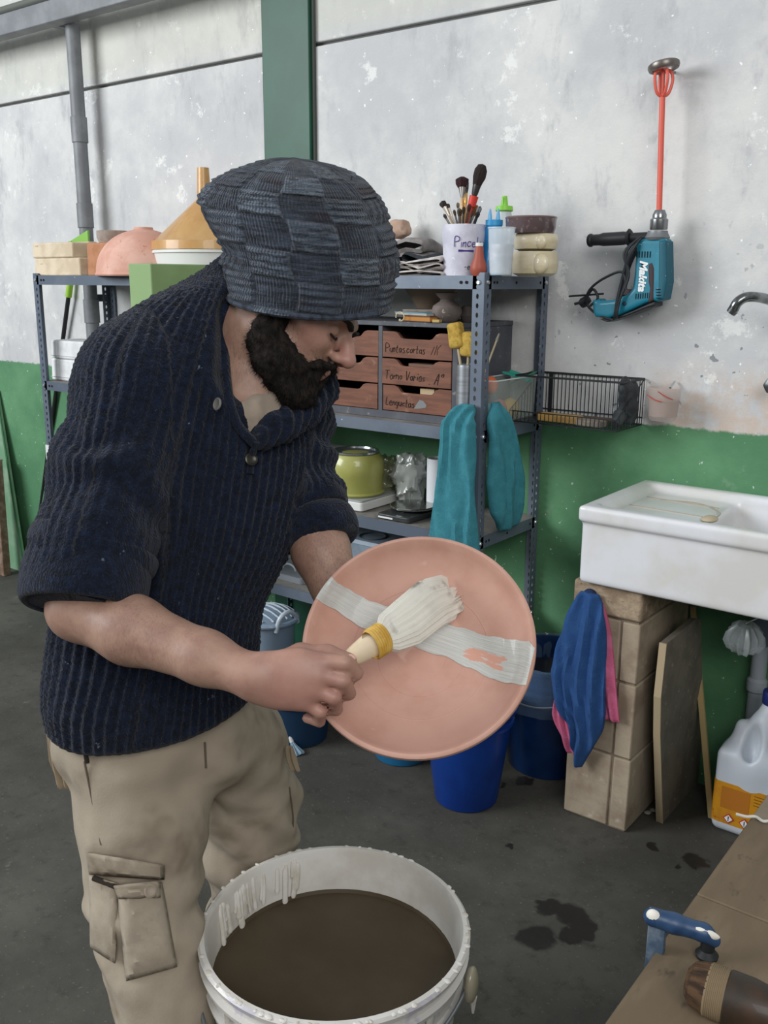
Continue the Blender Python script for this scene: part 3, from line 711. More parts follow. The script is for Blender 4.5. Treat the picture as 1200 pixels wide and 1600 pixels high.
# ---- drawer cabinet on the second shelf
MCF = mat('cabinet_grey', '#4d4f56', .6, c2='#5b5d63', s=10, c3='#7d7c7c', s3=50)
MDW = mat('drawer_wood', '#80533f', .6, c2='#684131', s=6, lo=.35, hi=.65, c3='#b08a70', s3=14, lo3=.6, hi3=.8, stretch=(1.2, 1, 9), stretch3=(1, 1, 1.5), bump=.15)
fy = 2.262
cx1 = X(716, 560, fy); cx0 = cx1-.78; zt = Zp(700, 505, fy); cz = Z2+.001; hC = zt-cz
cab = thing('drawer_cabinet', 'dark grey cabinet with handwritten wooden drawers on the second shelf', 'cabinet', (cx0, fy, cz))
Wc = cx1-cx0; dC = .30
T_ = .014
part('side_panel', MB().box((Wc-T_-.006, 0, 0), (Wc, dC, hC-T_)), MCF, cab, bevel=.0015)
part('side_panel', MB().box((0, 0, 0), (T_, dC, hC-T_)), MCF, cab, bevel=.0015)
part('top_panel', MB().box((-.002, -.002, hC-T_), (Wc+.002, dC, hC)), MCF, cab, bevel=.0015)
part('base_panel', MB().box((T_, 0, 0), (Wc-T_-.006, dC, .022)), MCF, cab)
part('back_panel', MB().box((0, dC-.008, .02), (Wc-.006, dC, hC-T_)), mat('cabinet_inside', '#1d1a19', .9), cab)
colx = []
xr1 = Wc-.02-.001; 
for k in range(3):
    x1_ = xr1-k*(.252+.016); x0_ = x1_-.252; colx.append((x0_, x1_))
    if k: part('divider', MB().box((x1_+.001, .001, .02), (x1_+.015, dC-.01, hC-T_)), MCF, cab)
zz0 = .024; dh = (hC-T_-.026-.01)/3
words = {(0, 2): ('Puntas.cortas', .024), (0, 1): ('Torno Varias', .027), (0, 0): ('Lenguetas', .024)}
for k, (xa, xb) in enumerate(colx):
    for r in range(3):
        z0 = zz0+r*dh; z1 = z0+dh-.004; n = .022; xm0, xm1 = xa+.045, xb-.045
        outline = [(xa+.001, z0), (xb-.001, z0), (xb-.001, z1), (xm1, z1), (xm1-.012, z1-.004), (xm1-.025, z1-.017), (xm1-.035, z1-.02), (xm0+.035, z1-.02), (xm0+.025, z1-.017), (xm0+.012, z1-.004), (xm0, z1), (xa+.001, z1)]
        proud = [.003, -.002, .0][(r+k) % 3]
        d = part('drawer', MB().prism([(a, proud+.0, b) for a, b in outline], (0, .012, 0)), MDW, cab, smooth=False, bevel=.001)
        tr_ = MB().box((xa+.006, proud+.012, z0), (xa+.012, dC-.02, z1-.02)).box((xb-.012, proud+.012, z0), (xb-.006, dC-.02, z1-.02)).box((xa+.006, proud+.012, z0), (xb-.006, dC-.02, z0+.003))
        part('tray', tr_, mat('tray_dark', '#35261e', .8), d)
        if (k, r) in words:
            tx, sz = words[(k, r)]; st, wd = write(tx, sz, 0, .07, 20+r, .12); s_ = min(1, .15/wd)
            part('handwriting', ink(st, lambda x, z: np.array([xa+.012+x*s_, proud-.0006, z0+.016+z*s_]), .0011), INKK, d)
            if r == 2: part('tally_marks', ink([[(0, 0), (.012, .024)], [(.012, 0), (.022, .028)], [(.022, 0), (.024, .018), (.036, .03)]], lambda x, z: np.array([xa+.178+x, proud-.0006, z0+.014+z]), .0010), mat('faded_ink', '#5e4038', .8), d)
            if r == 1:
                st, wd = write('. Aq', .03, 0, .04, 4, .25); part('mark', ink(st, lambda x, z: np.array([xa+.175+x, proud-.0006, z0+.01+z]), .0012), INKK, d)
            if r == 0: part('grey_smudge', MB().add([(xa+.118+p[0], proud-.0006, z0+.012+p[1]) for p in [(0, 0), (.02, .002), (.042, .006), (.046, .014), (.034, .026), (.02, .028), (.008, .012)]], [tuple(range(7))]), mat('grey_smudge', '#7d7f80', .7), d)
        if (k, r) == (0, 0): part('wooden_block', MB().box((xa+.13, proud+.014, z1-.03), (xa+.18, .06, z1-.004)), mat('pale_wood_block', '#b9a484', .8), d)
        if (k, r) == (0, 1): part('clay_tool', MB().box((xa+.09, proud+.014, z1-.03), (xa+.19, .06, z1-.012)), mat('brown_tool', '#74584a', .8), d)
# items on the cabinet
ct = cz+hC+.001
def on(px, Y): return X(px, 500, Y)
t = thing('orange_book', 'thick orange and brown book on the drawer cabinet', 'book', (on(660, 2.27), 2.31, ct))
part('pages', MB().box((-.07, -.045, .002), (.05, .05, .014)), mat('orange_paper', '#b9803f', .8), t); part('cover', MB().box((-.072, -.047, .014), (.052, .052, .017)).box((-.072, -.047, 0), (.052, .052, .002)), mat('book_brown', '#5e4335', .7), t)
t.rotation_euler.z = -.25
t = thing('blue_notebook', 'pale blue notebook lying on the orange book', 'book', (on(650, 2.28), 2.33, ct+.0175), -.35)
part('pages', MB().box((-.09, -.05, .0), (.075, .05, .006)), mat('paper_grey', '#b4aea6', .85), t); part('cover', MB().box((-.092, -.052, .006), (.077, .052, .008)), mat('cover_blue', '#6fa3b8', .6), t)
t = thing('sketch_pad', 'worn grey pad on top of the blue notebook', 'book', (on(668, 2.33), 2.36, ct+.026), .18)
part('pages', MB().box((-.08, -.045, .0), (.06, .045, .005)), mat('pad_grey', '#8c8177', .9, c2='#75695f', s=20), t); part('cover', MB().box((-.08, -.045, .005), (.06, .045, .007)), mat('pad_cover', '#9a9088', .9), t)
t = thing('small_wood_block', 'small yellow wood block at the corner of the books', 'block', (on(683, 2.262), 2.262, ct)); part('block', MB().box((-.012, -.008, 0), (.012, .008, .008)), mat('yellow_wood', '#b89c5e', .7), t, bevel=.001)
t = thing('cane_ring', 'pale cane loop handle standing by the books', 'ring', (on(625, 2.262), 2.262, ct))
part('loop', MB().tube([(.015*sin(a), .0, .013-.013*cos(a)) for a in np.linspace(0, 2*pi*.8, 20)], .0016, 8), mat('cane', '#d5c6a2', .6), t); part('knot', MB().ball((0, 0, .003), .004, 8, 6), mat('cane', '#d5c6a2', .6), t)
MCV = mat('grey_brown_clay', '#7d726d', .85, c2='#5f5652', s=14, c3='#a39890', s3=30, bump=.15)
t = thing('clay_vase', 'squat grey clay vase on the drawer cabinet', 'vase', (on(698, 2.32), 2.32, ct))
part('body', MB().lathe([(0, 0), (.028, 0), (.042, .014), (.046, .03), (.040, .046), (.022, .058), (.019, .064), (.030, .074), (.034, .082), (.028, .084), (.016, .066), (0, .06)], 36), MCV, t)
t = thing('clay_bowl', 'shallow brown clay bowl behind the grey vase', 'bowl', (on(662, 2.42)+.01, 2.44, ct))
part('body', MB().lathe([(0, 0), (.03, 0), (.045, .04), (.085, .10), (.08, .10), (.04, .045), (0, .01)], 36), mat('tan_clay', '#8f7d6c', .85), t)
t = thing('small_clay_cup', 'small dark clay cup right of the grey vase', 'cup', (on(726, 2.34), 2.36, ct))
part('body', MB().lathe([(0, 0), (.018, 0), (.026, .018), (.02, .042), (.014, .046), (.012, .04), (0, .02)], 24), mat('dark_clay', '#5c5350', .85), t)
# aluminium pot with sponge tools, in front of the cabinet
py_ = 2.246
px_ = X(728, 640, py_)
t = thing('aluminium_pot', 'tall dull aluminium cylinder holding yellow sponge sticks', 'pot', (px_, py_, Z2+.001))
hp = Zp(728, 570, py_)-Z2; rp = (X(742, 600, py_)-X(715, 600, py_))/2*.98
part('pot_wall', MB().lathe([(0, 0), (rp, 0)]+[(rp+(.0006 if i % 2 else 0), .004+(hp-.006)*i/40) for i in range(41)]+[(rp, hp), (rp-.0015, hp), (rp-.002, .004), (0, .004)], 36), mat('brushed_aluminium', '#b9bec4', .35, .8, c2='#a3a8ae', s=40, stretch=(.3, .3, 3)), t)
part('rim_bead', MB().tube([(rp*cos(a), rp*sin(a), hp) for a in np.linspace(0, 2*pi, 33)], .0012, 6), mat('brushed_aluminium', '#b9bec4'), t)
MSP = mat('yellow_sponge', '#bf9f4c', .95, c2='#a88838', s=60, c3='#8c7130', s3=120, bump=.6, bs=180)
def sponge_tool(p_foot, p_head, w_, h_, d_, label, tilt=0):
    a = np.array([px_, py_, Z2+.01])+p_foot; b = np.asarray(p_head); ax = b-a; L = np.linalg.norm(ax)
    B = basis(ax, (0, 1, 0)); t = thing('sponge_tool', label, 'sponge', a, 0, 'sponge sticks in the aluminium pot', euler=Matrix(B.tolist()).to_euler())
    part('stick', MB().tube([(0, 0, 0), (0, 0, L-h_*.4)], .004, 8), mat('pale_stick', '#b7a88c', .7), t)
    s = SDF((-w_, -d_, L-h_*.9), (w_, d_, L+h_*.7), .003); s.box((0, 0, L), (w_/2, d_/2, h_/2), rad=.01)
    V, Q = s.mesh(1); V += normals(V, Q)*(vnoise(V, 60, 3)*.0015)[:, None]; part('sponge', (V, Q), MSP, t)
sponge_tool((.012, 0, 0), ony(713, 524, 2.232), .046, .072, .03, 'mustard sponge on a stick leaning left out of the metal pot')
sponge_tool((-.006, .004, 0), ony(733, 538, 2.240), .050, .07, .03, 'second yellow sponge on a stick behind the shelf post')
t = thing('wooden_tool', 'thin pale wooden modelling stick leaning right from the metal pot', 'tool', (px_, py_, Z2+.012))
L0 = np.array(t.location); e_ = ony(780, 521, 2.28)
part('stick', MB().tube([(0, 0, 0), (e_-L0)*.93], .0028, 8), mat('pale_stick', '#b7a88c', .7), t); part('tip', MB().tube([(e_-L0)*.93, e_-L0], [.0042, .002], 8), mat('tip_grey', '#8a857a', .7), t)

# clear tub with sponges and scraps
tb0 = X(776, 655, 2.28); 
t = thing('clear_tub', 'clear plastic tub of sponges behind the front post of the shelf', 'tub', (-1.414, 2.42, Z2+.001))
W1, D1, H1 = .042, .130, .132
def rr(w_, d_, z, r=.02, n=6):
    out = []
    for cx, cy, a0 in ((w_-r, d_-r, 0), (-w_+r, d_-r, pi/2), (-w_+r, -d_+r, pi), (w_-r, -d_+r, 3*pi/2)):
        for i in range(n+1): a = a0+pi/2*i/n; out.append((cx+r*cos(a), cy+r*sin(a), z))
    return out
def rrloft(levels, cap0=True, cap1=False):
    V = []; F = []; n = len(levels[0])
    for l in levels: V += l
    for j in range(len(levels)-1): F += [(j*n+i, j*n+(i+1) % n, (j+1)*n+(i+1) % n, (j+1)*n+i) for i in range(n)]
    if cap0: F.append(tuple(range(n-1, -1, -1)))
    if cap1: F.append(tuple((len(levels)-1)*n+i for i in range(n)))
    return MB().add(V, F)
part('tub_wall', rrloft([rr(W1*.9, D1*.93, .001), rr(W1, D1, H1)]), mat('smoky_clear_plastic', '#b9c2bd', .15, alpha=.34, spec=.6), t)
part('rim', MB().tube(rr(W1, D1, H1)+[rr(W1, D1, H1)[0]], .002, 6), mat('clear_rim', '#e8eef2', .15, alpha=.7), t)
def scrap(name, label, pos, r, colr, seed, cat='scrap', e=0):
    t = thing(name, label, cat, pos, 0, None, euler=(0, e, seed))
    m = mat('scrap_'+colr[1:], colr, .85, bump=.3, bs=100)
    part('body', blob(seed, r, amp=.18, sc=25), m, t); return t
cx_, cy_ = -1.414, 2.42
scrap('round_sponge', 'round yellow sponge seen through the clear tub', (cx_, cy_+.03, Z2+.003), (.028, .04, .032), '#c9a95c', 3, 'sponge')
scrap('pink_sponge', 'dull pink sponge inside the clear tub', (cx_+.006, cy_-.035, Z2+.003), (.018, .022, .034), '#b06c60', 5, 'sponge', .2)
scrap('teal_rag', 'teal rag at the bottom of the clear tub', (cx_, cy_-.085, Z2+.003), (.030, .028, .03), '#4f9a9c', 6, 'rag')
scrap('orange_sponge', 'orange sponge sticking out at left of the clear tub', (cx_+.002, cy_-.085, Z2+.09), (.022, .028, .028), '#c8663a', 7, 'sponge')
for i, (q, pz_, rx, lb) in enumerate([((cx_+.0, cy_+.07), .128, .28, 'turquoise scraper lying across the clear tub'), ((cx_+.005, cy_+.10), .122, -.45, 'dark green scraper at the back of the clear tub')]):
    t = thing('scraper', lb, 'scraper', (q[0], q[1], Z2+pz_), 0, None, euler=(0, rx, .3))
    c_ = ['#2fa08c', '#3f7560'][i]
    part('blade', MB().prism([(-.045, -.02, 0), (.04, -.025, 0), (.045, .015, 0), (-.02, .03, 0)], (0, 0, .006)), mat('scr_'+c_[1:], c_, .5), t, bevel=.001)
    part('grip_edge', MB().box((-.03, .01, .006), (.03, .02, .012)), mat('scr_'+c_[1:], c_, .5), t)

# cloth lobes: centre path, half width, half thickness, folds
def lobe(rows, wdir, folds=5, fa=.006, nu=56, nv=36, seed=0, ph=0.):
    """rows: list of (centre, half width, half thickness)"""
    cs = curve3([np.asarray(r[0], float) for r in rows], 12); n = len(cs)
    ts = np.linspace(0, len(rows)-1, n); hw = np.interp(ts, range(len(rows)), [r[1] for r in rows]); ht = np.interp(ts, range(len(rows)), [r[2] for r in rows])
    wd_ = np.asarray(wdir, float)/np.linalg.norm(wdir)
    V = []; F = []
    for j in range(n):
        tg = cs[min(j+1, n-1)]-cs[max(j-1, 0)]; tg /= np.linalg.norm(tg)+1e-9; td = np.cross(tg, wd_); td /= np.linalg.norm(td)+1e-9
        endf = min(1, j/2+.25, (n-1-j)/1.5+.2)
        for i in range(nu):
            a = 2*pi*i/nu; s_ = cos(a); u = math.copysign(abs(s_)**.8, s_)*hw[j]
            v = math.copysign(abs(sin(a))**.7, sin(a))*ht[j]*endf
            nz = float(vnoise(np.array([u*20., cs[j][2]*7, seed*3.]), 1, seed))
            v += fa*sin(folds*pi*u/max(hw.max(), 1e-6)+ph+3.2*nz)*(1 if sin(a) >= 0 else .8)*min(1, j/3)
            u2 = u*(1+.06*nz)
            V.append(cs[j]+wd_*u2+td*v)
    for j in range(n-1): F += [(j*nu+i, j*nu+(i+1) % nu, (j+1)*nu+(i+1) % nu, (j+1)*nu+i) for i in range(nu)]
    F.append(tuple(range(nu-1, -1, -1))); F.append(tuple((n-1)*nu+i for i in range(nu)))
    return MB().add(V, F)
S_ = FPX/2.45
def rowpx(y, xa, xb, Y, th, dy=0):
    a, b = ony(xa, y, Y), ony(xb, y, Y); return ((a+b)/2, np.linalg.norm(b-a)/2, th)
MTW = mat('teal_towel', '#357b88', .95, c2='#3d8692', s=40, bump=.6, bs=260, bd=.003)
tw = thing('teal_towel', 'turquoise towel tucked around the front post of the shelving', 'towel', (X(745, 850, 2.19), 2.19, .70))
rows = [rowpx(632, 722, 741, 2.196, .012), rowpx(660, 690, 742, 2.178, .02), rowpx(700, 687, 741, 2.176, .022), rowpx(760, 682, 742, 2.176, .022), rowpx(820, 676, 744, 2.176, .022), rowpx(870, 672, 748, 2.18, .02), rowpx(930, 672, 748, 2.18, .014)]
part('left_fall', lobe(rows, (1, 0, 0), 4, .007, seed=2), MTW, tw, world=True)
Xr = SX1+.012
def rowx(y, ya, yb, X_, th):
    # lobe lying on the side of the unit: width runs along Y
    v = ray(ya, y); a = CC+v*(X_/v[0]); v = ray(yb, y); b = CC+v*(X_/v[0]); return ((a+b)/2, np.linalg.norm(b-a)/2, th)
rows = [rowx(628, 768, 779, Xr, .01), rowx(655, 767, 792, Xr+.012, .018), rowx(700, 766, 807, Xr+.012, .022), rowx(750, 766, 814, Xr+.012, .024), rowx(795, 770, 812, Xr+.012, .022), rowx(826, 782, 806, Xr+.01, .014)]
part('right_fall', lobe(rows, (0, 1, 0), 3, .006, seed=5, ph=1), MTW, tw, world=True)

# ---- third shelf
def disc(r, z0, z1, seg=32, c=(0, 0, 0), e=.002): return MB().lathe([(0, z0), (r-e, z0), (r, z0+e), (r, z1-e), (r-e, z1), (0, z1)], seg, c)
sc0, sc1 = X(520, 785, 2.26), X(560, 785, 2.26)
t = thing('white_scale', 'white flat kitchen scale under the lime pot on the third shelf', 'scale', (X(524, 790, 2.25), 2.25, Z3+.001))
part('housing', rrloft([[(p[0]+.03, p[1]+.12, p[2]) for p in rr(.08, .12, z, .012)] for z in (.002, .03)], True, True), mat('white_plastic', '#dfe0dc'), t, bevel=.003)
part('top_plate', rrloft([[(p[0]+.03, p[1]+.12, p[2]) for p in rr(.076, .116, z, .012)] for z in (.031, .036)], True, True), mat('scale_top', '#a8aba9', .4), t)
lx = X(551, 765, 2.33); ly = 2.345; lr = (X(589, 735, ly)-X(519, 735, ly))/2; lz = Z3+.038
t = thing('lime_pot', 'translucent lime green pot with a metal rim on the white scale', 'pot', (lx, ly, lz)); hl_ = Zp(551, 703, ly)-lz
MLM = mat('lime_translucent', '#b3b368', .35, c2='#a7a85c', s=8, coat=.4, sub=.2)
part('pot_wall', MB().lathe([(0, 0), (lr*.96, 0), (lr*1.02, .006), (lr*.96, .012), (lr*.97, hl_*.45), (lr*1.0, hl_*.5), (lr*.97, hl_*.8), (lr*.84, hl_*.95), (lr*.8, hl_-.006), (0, hl_-.006)], 44), MLM, t)
part('metal_rim', MB().lathe([(lr*.74, hl_-.006), (lr*.8, hl_-.004), (lr*.8, hl_+.002), (lr*.72, hl_+.002), (lr*.7, hl_-.004), (0, hl_-.01)], 44), mat('steel', '#c3c8cc', .2, .9), t)
t = thing('white_sheet_box', 'white card box behind the lime pot, beside the sleeve', 'box', (X(508, 730, 2.5), 2.5, Z3+.001)); part('box_body', MB().box((-.08, -.03, 0), (X(524, 730, 2.47)-X(508, 730, 2.5), .04, Zp(515, 700, 2.47)-Z3)), mat('white_card', '#d5d8dc', .7), t, bevel=.003); part('flap', MB().box((-.08, -.034, .05), (-.0, -.03, .09)), mat('white_card', '#d5d8dc', .7), t)
def bag(name, label, pa, pb, pt, Y, dep, colr, seed, alpha=.55, cat='bag'):
    x0, x1 = X(pa, 760, Y), X(pb, 760, Y); h = Zp((pa+pb)/2, pt, Y)-Z3; t = thing(name, label, cat, ((x0+x1)/2, Y, Z3+.001)); w_ = (x1-x0)/2
    m = MB().ball((0, 0, h/2), (w_, dep, h/2), 56, 36); V = m.v[0]; n = V-(0, 0, h/2)
    r_ = np.abs(vnoise(V, 24, seed)); r2 = np.abs(vnoise(V, 55, seed)); V = V+n*(.22-.55*r_-.25*r2)[:, None]; V[:, 2] = np.clip(V[:, 2], 0, None); m.v[0] = V
    part('film', m, mat('film_'+colr[1:], colr, .18, alpha=alpha, spec=.9, coat=.5), t)
    m2 = MB().ball((0, 0, h*.4), (w_*.72, dep*.7, h*.38), 24, 16); V = m2.v[0]; V += (V-(0, 0, h*.4))*(.3*vnoise(V, 20, seed+4))[:, None]; V[:, 2] = np.maximum(V[:, 2], .002)
    part('contents', m2, mat('bagc_'+colr[1:], '#85867f', .8, c2='#5d6058', s=25), t)
bag('plastic_bag', 'crumpled clear plastic bag standing between the lime pot and white tube', 616, 664, 704, 2.42, .05, '#b3b8b4', 3)
bag('olive_bag', 'crumpled olive tinted plastic bag just right of the lime pot', 585, 626, 712, 2.46, .05, '#8d9370', 8, .6)
t = thing('white_cylinder', 'plain white cylinder standing beside the teal towel', 'cylinder', (X(683, 770, 2.42), 2.42, Z3+.001)); h = Zp(675, 717, 2.4)-Z3
r_ = .034
part('tube_wall', MB().lathe([(0, 0), (r_, 0), (r_, h), (r_-.003, h), (r_-.003, h-.01), (0, h-.01)], 36), mat('white_card_tube', '#dde0e4', .6), t); part('end_cap', disc(r_-.0035, h-.012, h-.006), mat('grey_cap', '#a9acad', .6), t)
t = thing('steel_scale', 'round steel-topped kitchen scale at the front of the third shelf', 'scale', (X(645, 790, 2.33), 2.33, Z3+.001), .0)
part('housing', rrloft([[(p[0], p[1]-.02, p[2]) for p in rr(.062, .085, z, .012)] for z in (.001, .018)], True, True), mat('black_glossy', '#3a3d3e', .25), t, bevel=.003)
part('pan', disc(.072, .026, .034, 48), mat('polished_steel', '#a4a7a4', .14, .95), t); part('pan_neck', disc(.03, .018, .026), mat('black_glossy', '#3a3d3e', .25), t)
part('front_strip', MB().box((-.055, -.1065, .005), (.0, -.1045, .01)), mat('white_strip', '#e6e8ea', .3), t)

# ---- fourth shelf
MGB = mat('blue_grey_plastic', '#8493a2', .45, c2='#76848f', s=10)
t = thing('grey_crate', 'blue-grey lidded plastic box on the fourth shelf behind the forearm', 'box', (X(580, 850, 2.4), 2.42, Z4+.001))
hg = Zp(570, 835, 2.42)-Z4
part('box_body', rrloft([rr(.12, .1, 0, .02), rr(.13, .11, hg, .02)], True, True), MGB, t); part('lid', rrloft([rr(.134, .114, hg+.001, .02), rr(.13, .11, hg+.014, .02)], True, True), MGB, t)
part('lid_ring', MB().tube([(.03+.045*cos(a), -.05+.045*sin(a), hg+.015) for a in np.linspace(0, 2*pi, 33)], .003, 6), mat('dark_ring', '#4a5560', .5), t)
t = thing('plastic_canister', 'round blue-grey canister in front of the grey crate', 'canister', (X(594, 862, 2.27), 2.27, Z4+.001)); part('body', disc(.055, .0, .12, 36), MGB, t); part('rim', MB().tube([(.056*cos(a), .056*sin(a), .12) for a in np.linspace(0, 2*pi, 33)], .004, 8), mat('dark_ring', '#4a5560', .5), t)
t = thing('grey_tray', 'grey plastic tray lying on the fourth shelf by the jumper', 'tray', (X(455, 905, 2.34), 2.37, Z4+.001))
part('tray_base', rrloft([rr(.13, .11, 0, .02), rr(.14, .12, .025, .02), rr(.135, .115, .025, .02), rr(.125, .105, .004, .02)], True, True), mat('grey_tray_plastic', '#9aa0a8', .5), t); part('handle', MB().tube([(.03+.03*cos(a), -.07, .028+.02*sin(a)) for a in np.linspace(0, pi, 14)], .004, 8), mat('grey_tray_plastic', '#9aa0a8', .5), t)

# ================================================================== on the back wall
# wire basket
bx0, bx1 = -1.385, -1.05; z0, z1 = 1.055, 1.185; by0 = 2.40; by1 = WY-.006
t = thing('wire_basket', 'black wire basket hanging on the wall right of the shelves', 'basket', (bx0, by0, z0))
W2, D2, H2 = bx1-bx0, by1-by0, z1-z0; MW2 = mat('black_wire', '#1b1f22', .45)
fr = MB()
for z, rr_ in ((0, .0022), (H2, .003)): fr.tube([(0, 0 if z == 0 else .03, z), (W2, 0 if z == 0 else .03, z), (W2, D2, z), (0, D2, z), (0, 0 if z == 0 else .03, z)], rr_, 6)
fr.tube([(0, 0, .03), (W2, 0, .03)], .0018, 6); fr.tube([(0, D2, .02), (W2, D2, .02)], .0018, 6)
part('frame', fr, MW2, t)
nw = 27; wire = None; 
back = MB().tube([(0, D2, 0), (0, D2, H2)], .0013, 5); fl = MB().tube([(0, 0, 0), (0, D2, 0)], .0013, 5); lo = MB().tube([(0, 0, 0), (0, .0, .03)], .0013, 5)
ob = part('wire', back, MW2, t); of = part('wire', fl, MW2, t); ol = part('wire', lo, MW2, t)
for i in range(1, nw):
    for src in (ob, of, ol):
        c_ = src.copy(); C.objects.link(c_); c_.location.x = W2*i/(nw-1)
sd = part('side_wire', MB().tube([(0, D2, H2), (0, 0, .03)], .0016, 5), MW2, t)
for i in range(10):
    for xx in (0, W2):
        m = MB().tube([(xx, D2*i/10, 0), (xx, D2*i/10+.001, .03+(H2-.03)*i/10)], .0013, 5); part('side_wire', m, MW2, t)
part('side_wire', MB().tube([(W2, D2, H2), (W2, 0, .03)], .0016, 5), MW2, t)
part('corner_strap', MB().box((.035, D2-.004, 0), (.047, D2, H2)), MW2, t)
t = thing('wood_offcut', 'yellowish wooden offcut lying in the wire basket', 'wood', (-1.235, 2.45, z0+.003), -.05); part('block', MB().box((-.075, -.02, 0), (.055, .02, .022)), mat('yellow_offcut', '#b8924f', .8, c2='#9c7a44', s=20), t, bevel=.003)
t = thing('grey_stone', 'grey-brown whetstone at the right end of the wire basket', 'stone', (-1.13, 2.43, z0+.003), -.1); part('block', MB().box((-.05, -.02, 0), (.03, .02, .018)), mat('grey_stone', '#8c8073', .85, c2='#6d655c', s=30), t, bevel=.004)
t = thing('brown_stick', 'dark brown stick lying along the back of the basket', 'stick', (-1.22, 2.52, z0+.003)); part('stick', MB().tube([(-.14, 0, .008), (.13, .0, .008)], .007, 10), mat('dark_brown', '#4e3c32', .8), t)
t = thing('glove', 'dark crumpled glove slumped over right end of the basket', 'glove', (-1.062, 2.50, z0+.01))
m = MB().ball((0, 0, .055), (.022, .06, .07), 32, 22); V = m.v[0]; V += (V-(0, 0, .055))*(.4*vnoise(V, 30, 5))[:, None]; V[:, 2] = np.maximum(V[:, 2], 0); m.v[0] = V
part('palm', m, mat('dark_rubber', '#23272a', .6, c2='#3a3f42', s=40, alpha=.9), t); part('cuff', MB().tube([(0, -.05, .03), (0, -.08, .005)], [.02, .014], 12), mat('dark_rubber', '#23272a'), t)
# clear tub on the wall beside the basket
P = ony(1037, 628, 2.50)
t = thing('hanging_tub', 'small milky plastic tub with red marks hung right of the basket', 'tub', (P[0], 2.50, P[2]-.05))
rt = .045
part('tub_wall', MB().lathe([(0, 0), (rt*.75, 0), (rt*.85, .01), (rt, .09), (rt-.002, .09), (rt*.83, .012), (0, .004)], 36), mat('milky_pink', '#c2b4ac', .3, alpha=.32, spec=.6), t)
part('residue', MB().lathe([(0, .006), (rt*.8, .012), (rt*.9, .055), (0, .04)], 30), mat('clay_residue', '#c0a297', .8, alpha=.45), t)
part('red_thread', MB().tube(curve3([(-.035, -.035, .07), (-.01, -.045, .06), (.012, -.044, .055)], 5), .0014, 5).tube(curve3([(.0, -.046, .082), (.02, -.042, .07), (.036, -.03, .062)], 5), .0014, 5), mat('red_marks', '#b3443c', .6), t)
part('hook', MB().tube([(0, .04, .085), (0, .07, .1)], .003, 8), mat('steel', '#c3c8cc', .2, .9), t)

# drill with mixing paddle, hanging head up
MK = mat('teal_tool_plastic', '#12738a', .45, c2='#1f7f96', s=14, c3='#9fb6ba', s3=70, lo3=.68, hi3=.72, coat=.15)
MBK = mat('tool_black', '#202225', .5, c3='#6a6f72', s3=70, lo3=.68, hi3=.72)
dy0 = WY-.075
O = ony(1000, 440, dy0)
def D(px, py, dy=0.): v = ony(px, py, dy0+dy)-O; return v
dr = thing('mixing_drill', 'teal electric drill with red mixing paddle hung upright on the wall', 'drill', O)
def outl(pts): return [D(a, b) for a, b in pts]
bodyp = [(996, 378), (1012, 373), (1045, 373), (1047, 390), (1046, 440), (1041, 468), (1030, 472), (1028, 470), (1014, 474), (995, 483), (975, 492), (955, 498), (935, 495), (932, 488), (931, 468), (941, 466), (944, 470), (965, 468), (985, 460), (994, 450), (996, 430), (998, 405), (1000, 390)]
def pillow(pts, th, m, name, par, rb=.010, y=0.):
    P = [np.asarray(p)+np.array([0, y, 0]) for p in pts]; lo_ = np.min(P, 0)-.02; hi_ = np.max(P, 0)+.02
    # rounded extrusion: 2-D distance to the outline on a grid, thickened
    h = .0028; sd = SDF((lo_[0], y-th-.006, lo_[2]), (hi_[0], y+th+.006, hi_[2]), h)
    n = sd.n; gx = sd.lo[0]+h*np.arange(n[0]); gz = sd.lo[2]+h*np.arange(n[2]); GX, GZ = np.meshgrid(gx, gz, indexing='ij')
    d = np.full(GX.shape, 9.); ins = np.zeros(GX.shape, bool)
    for i in range(len(P)):
        a = P[i][[0, 2]]; b = P[(i+1) % len(P)][[0, 2]]; e = b-a
        t_ = np.clip(((GX-a[0])*e[0]+(GZ-a[1])*e[1])/(e @ e+1e-12), 0, 1)
        d = np.minimum(d, np.hypot(GX-a[0]-t_*e[0], GZ-a[1]-t_*e[1]))
        cr = ((a[1] > GZ) != (b[1] > GZ)) & (GX < (b[0]-a[0])*(GZ-a[1])/((b[1]-a[1]) or 1e-9)+a[0]); ins ^= cr
    d = np.where(ins, -d, d)+rb
    gy = np.abs(sd.lo[1]+h*np.arange(n[1])-y)-th+rb
    A = d[:, None, :]; Bq = gy[None, :, None]
    sd.F = (np.sqrt(np.maximum(A, 0)**2+np.maximum(Bq, 0)**2)+np.minimum(np.maximum(A, Bq), 0)-rb).astype(np.float32)
    V, Q = sd.mesh(2); return part(name, (V, Q), m, par)
bd = pillow(outl(bodyp), .027, MK, 'body', dr)
pillow(outl([(1035, 376), (1047, 376), (1048, 440), (1043, 468), (1034, 470)]), .029, mat('teal_dark_grip', '#0f5668', .55, c3='#9fb6ba', s3=60, lo3=.67, hi3=.72), 'back_housing', dr, .006)
pillow(outl([(1019, 412), (1026, 410), (1029, 420), (1028, 462), (1027, 470), (1018, 474), (1021, 450), (1019, 440)]), .029, mat('dark_red_grip', '#3c2c30', .6), 'grip_pad', dr, .004)
pillow(outl([(1030, 470), (1020, 474), (995, 485), (960, 499), (940, 497), (955, 503), (985, 494), (1015, 482), (1030, 478)]), .03, MBK, 'handle_grip', dr, .003)
c0 = D(1029, 372)
part('gear_neck', MB().lathe([(0, -.004), (.03, -.004), (.033, .003), (.027, .014), (.026, .02), (0, .02)], 28, D(1027, 373)), mat('gear_grey', '#7e8184', .45, .5), dr)
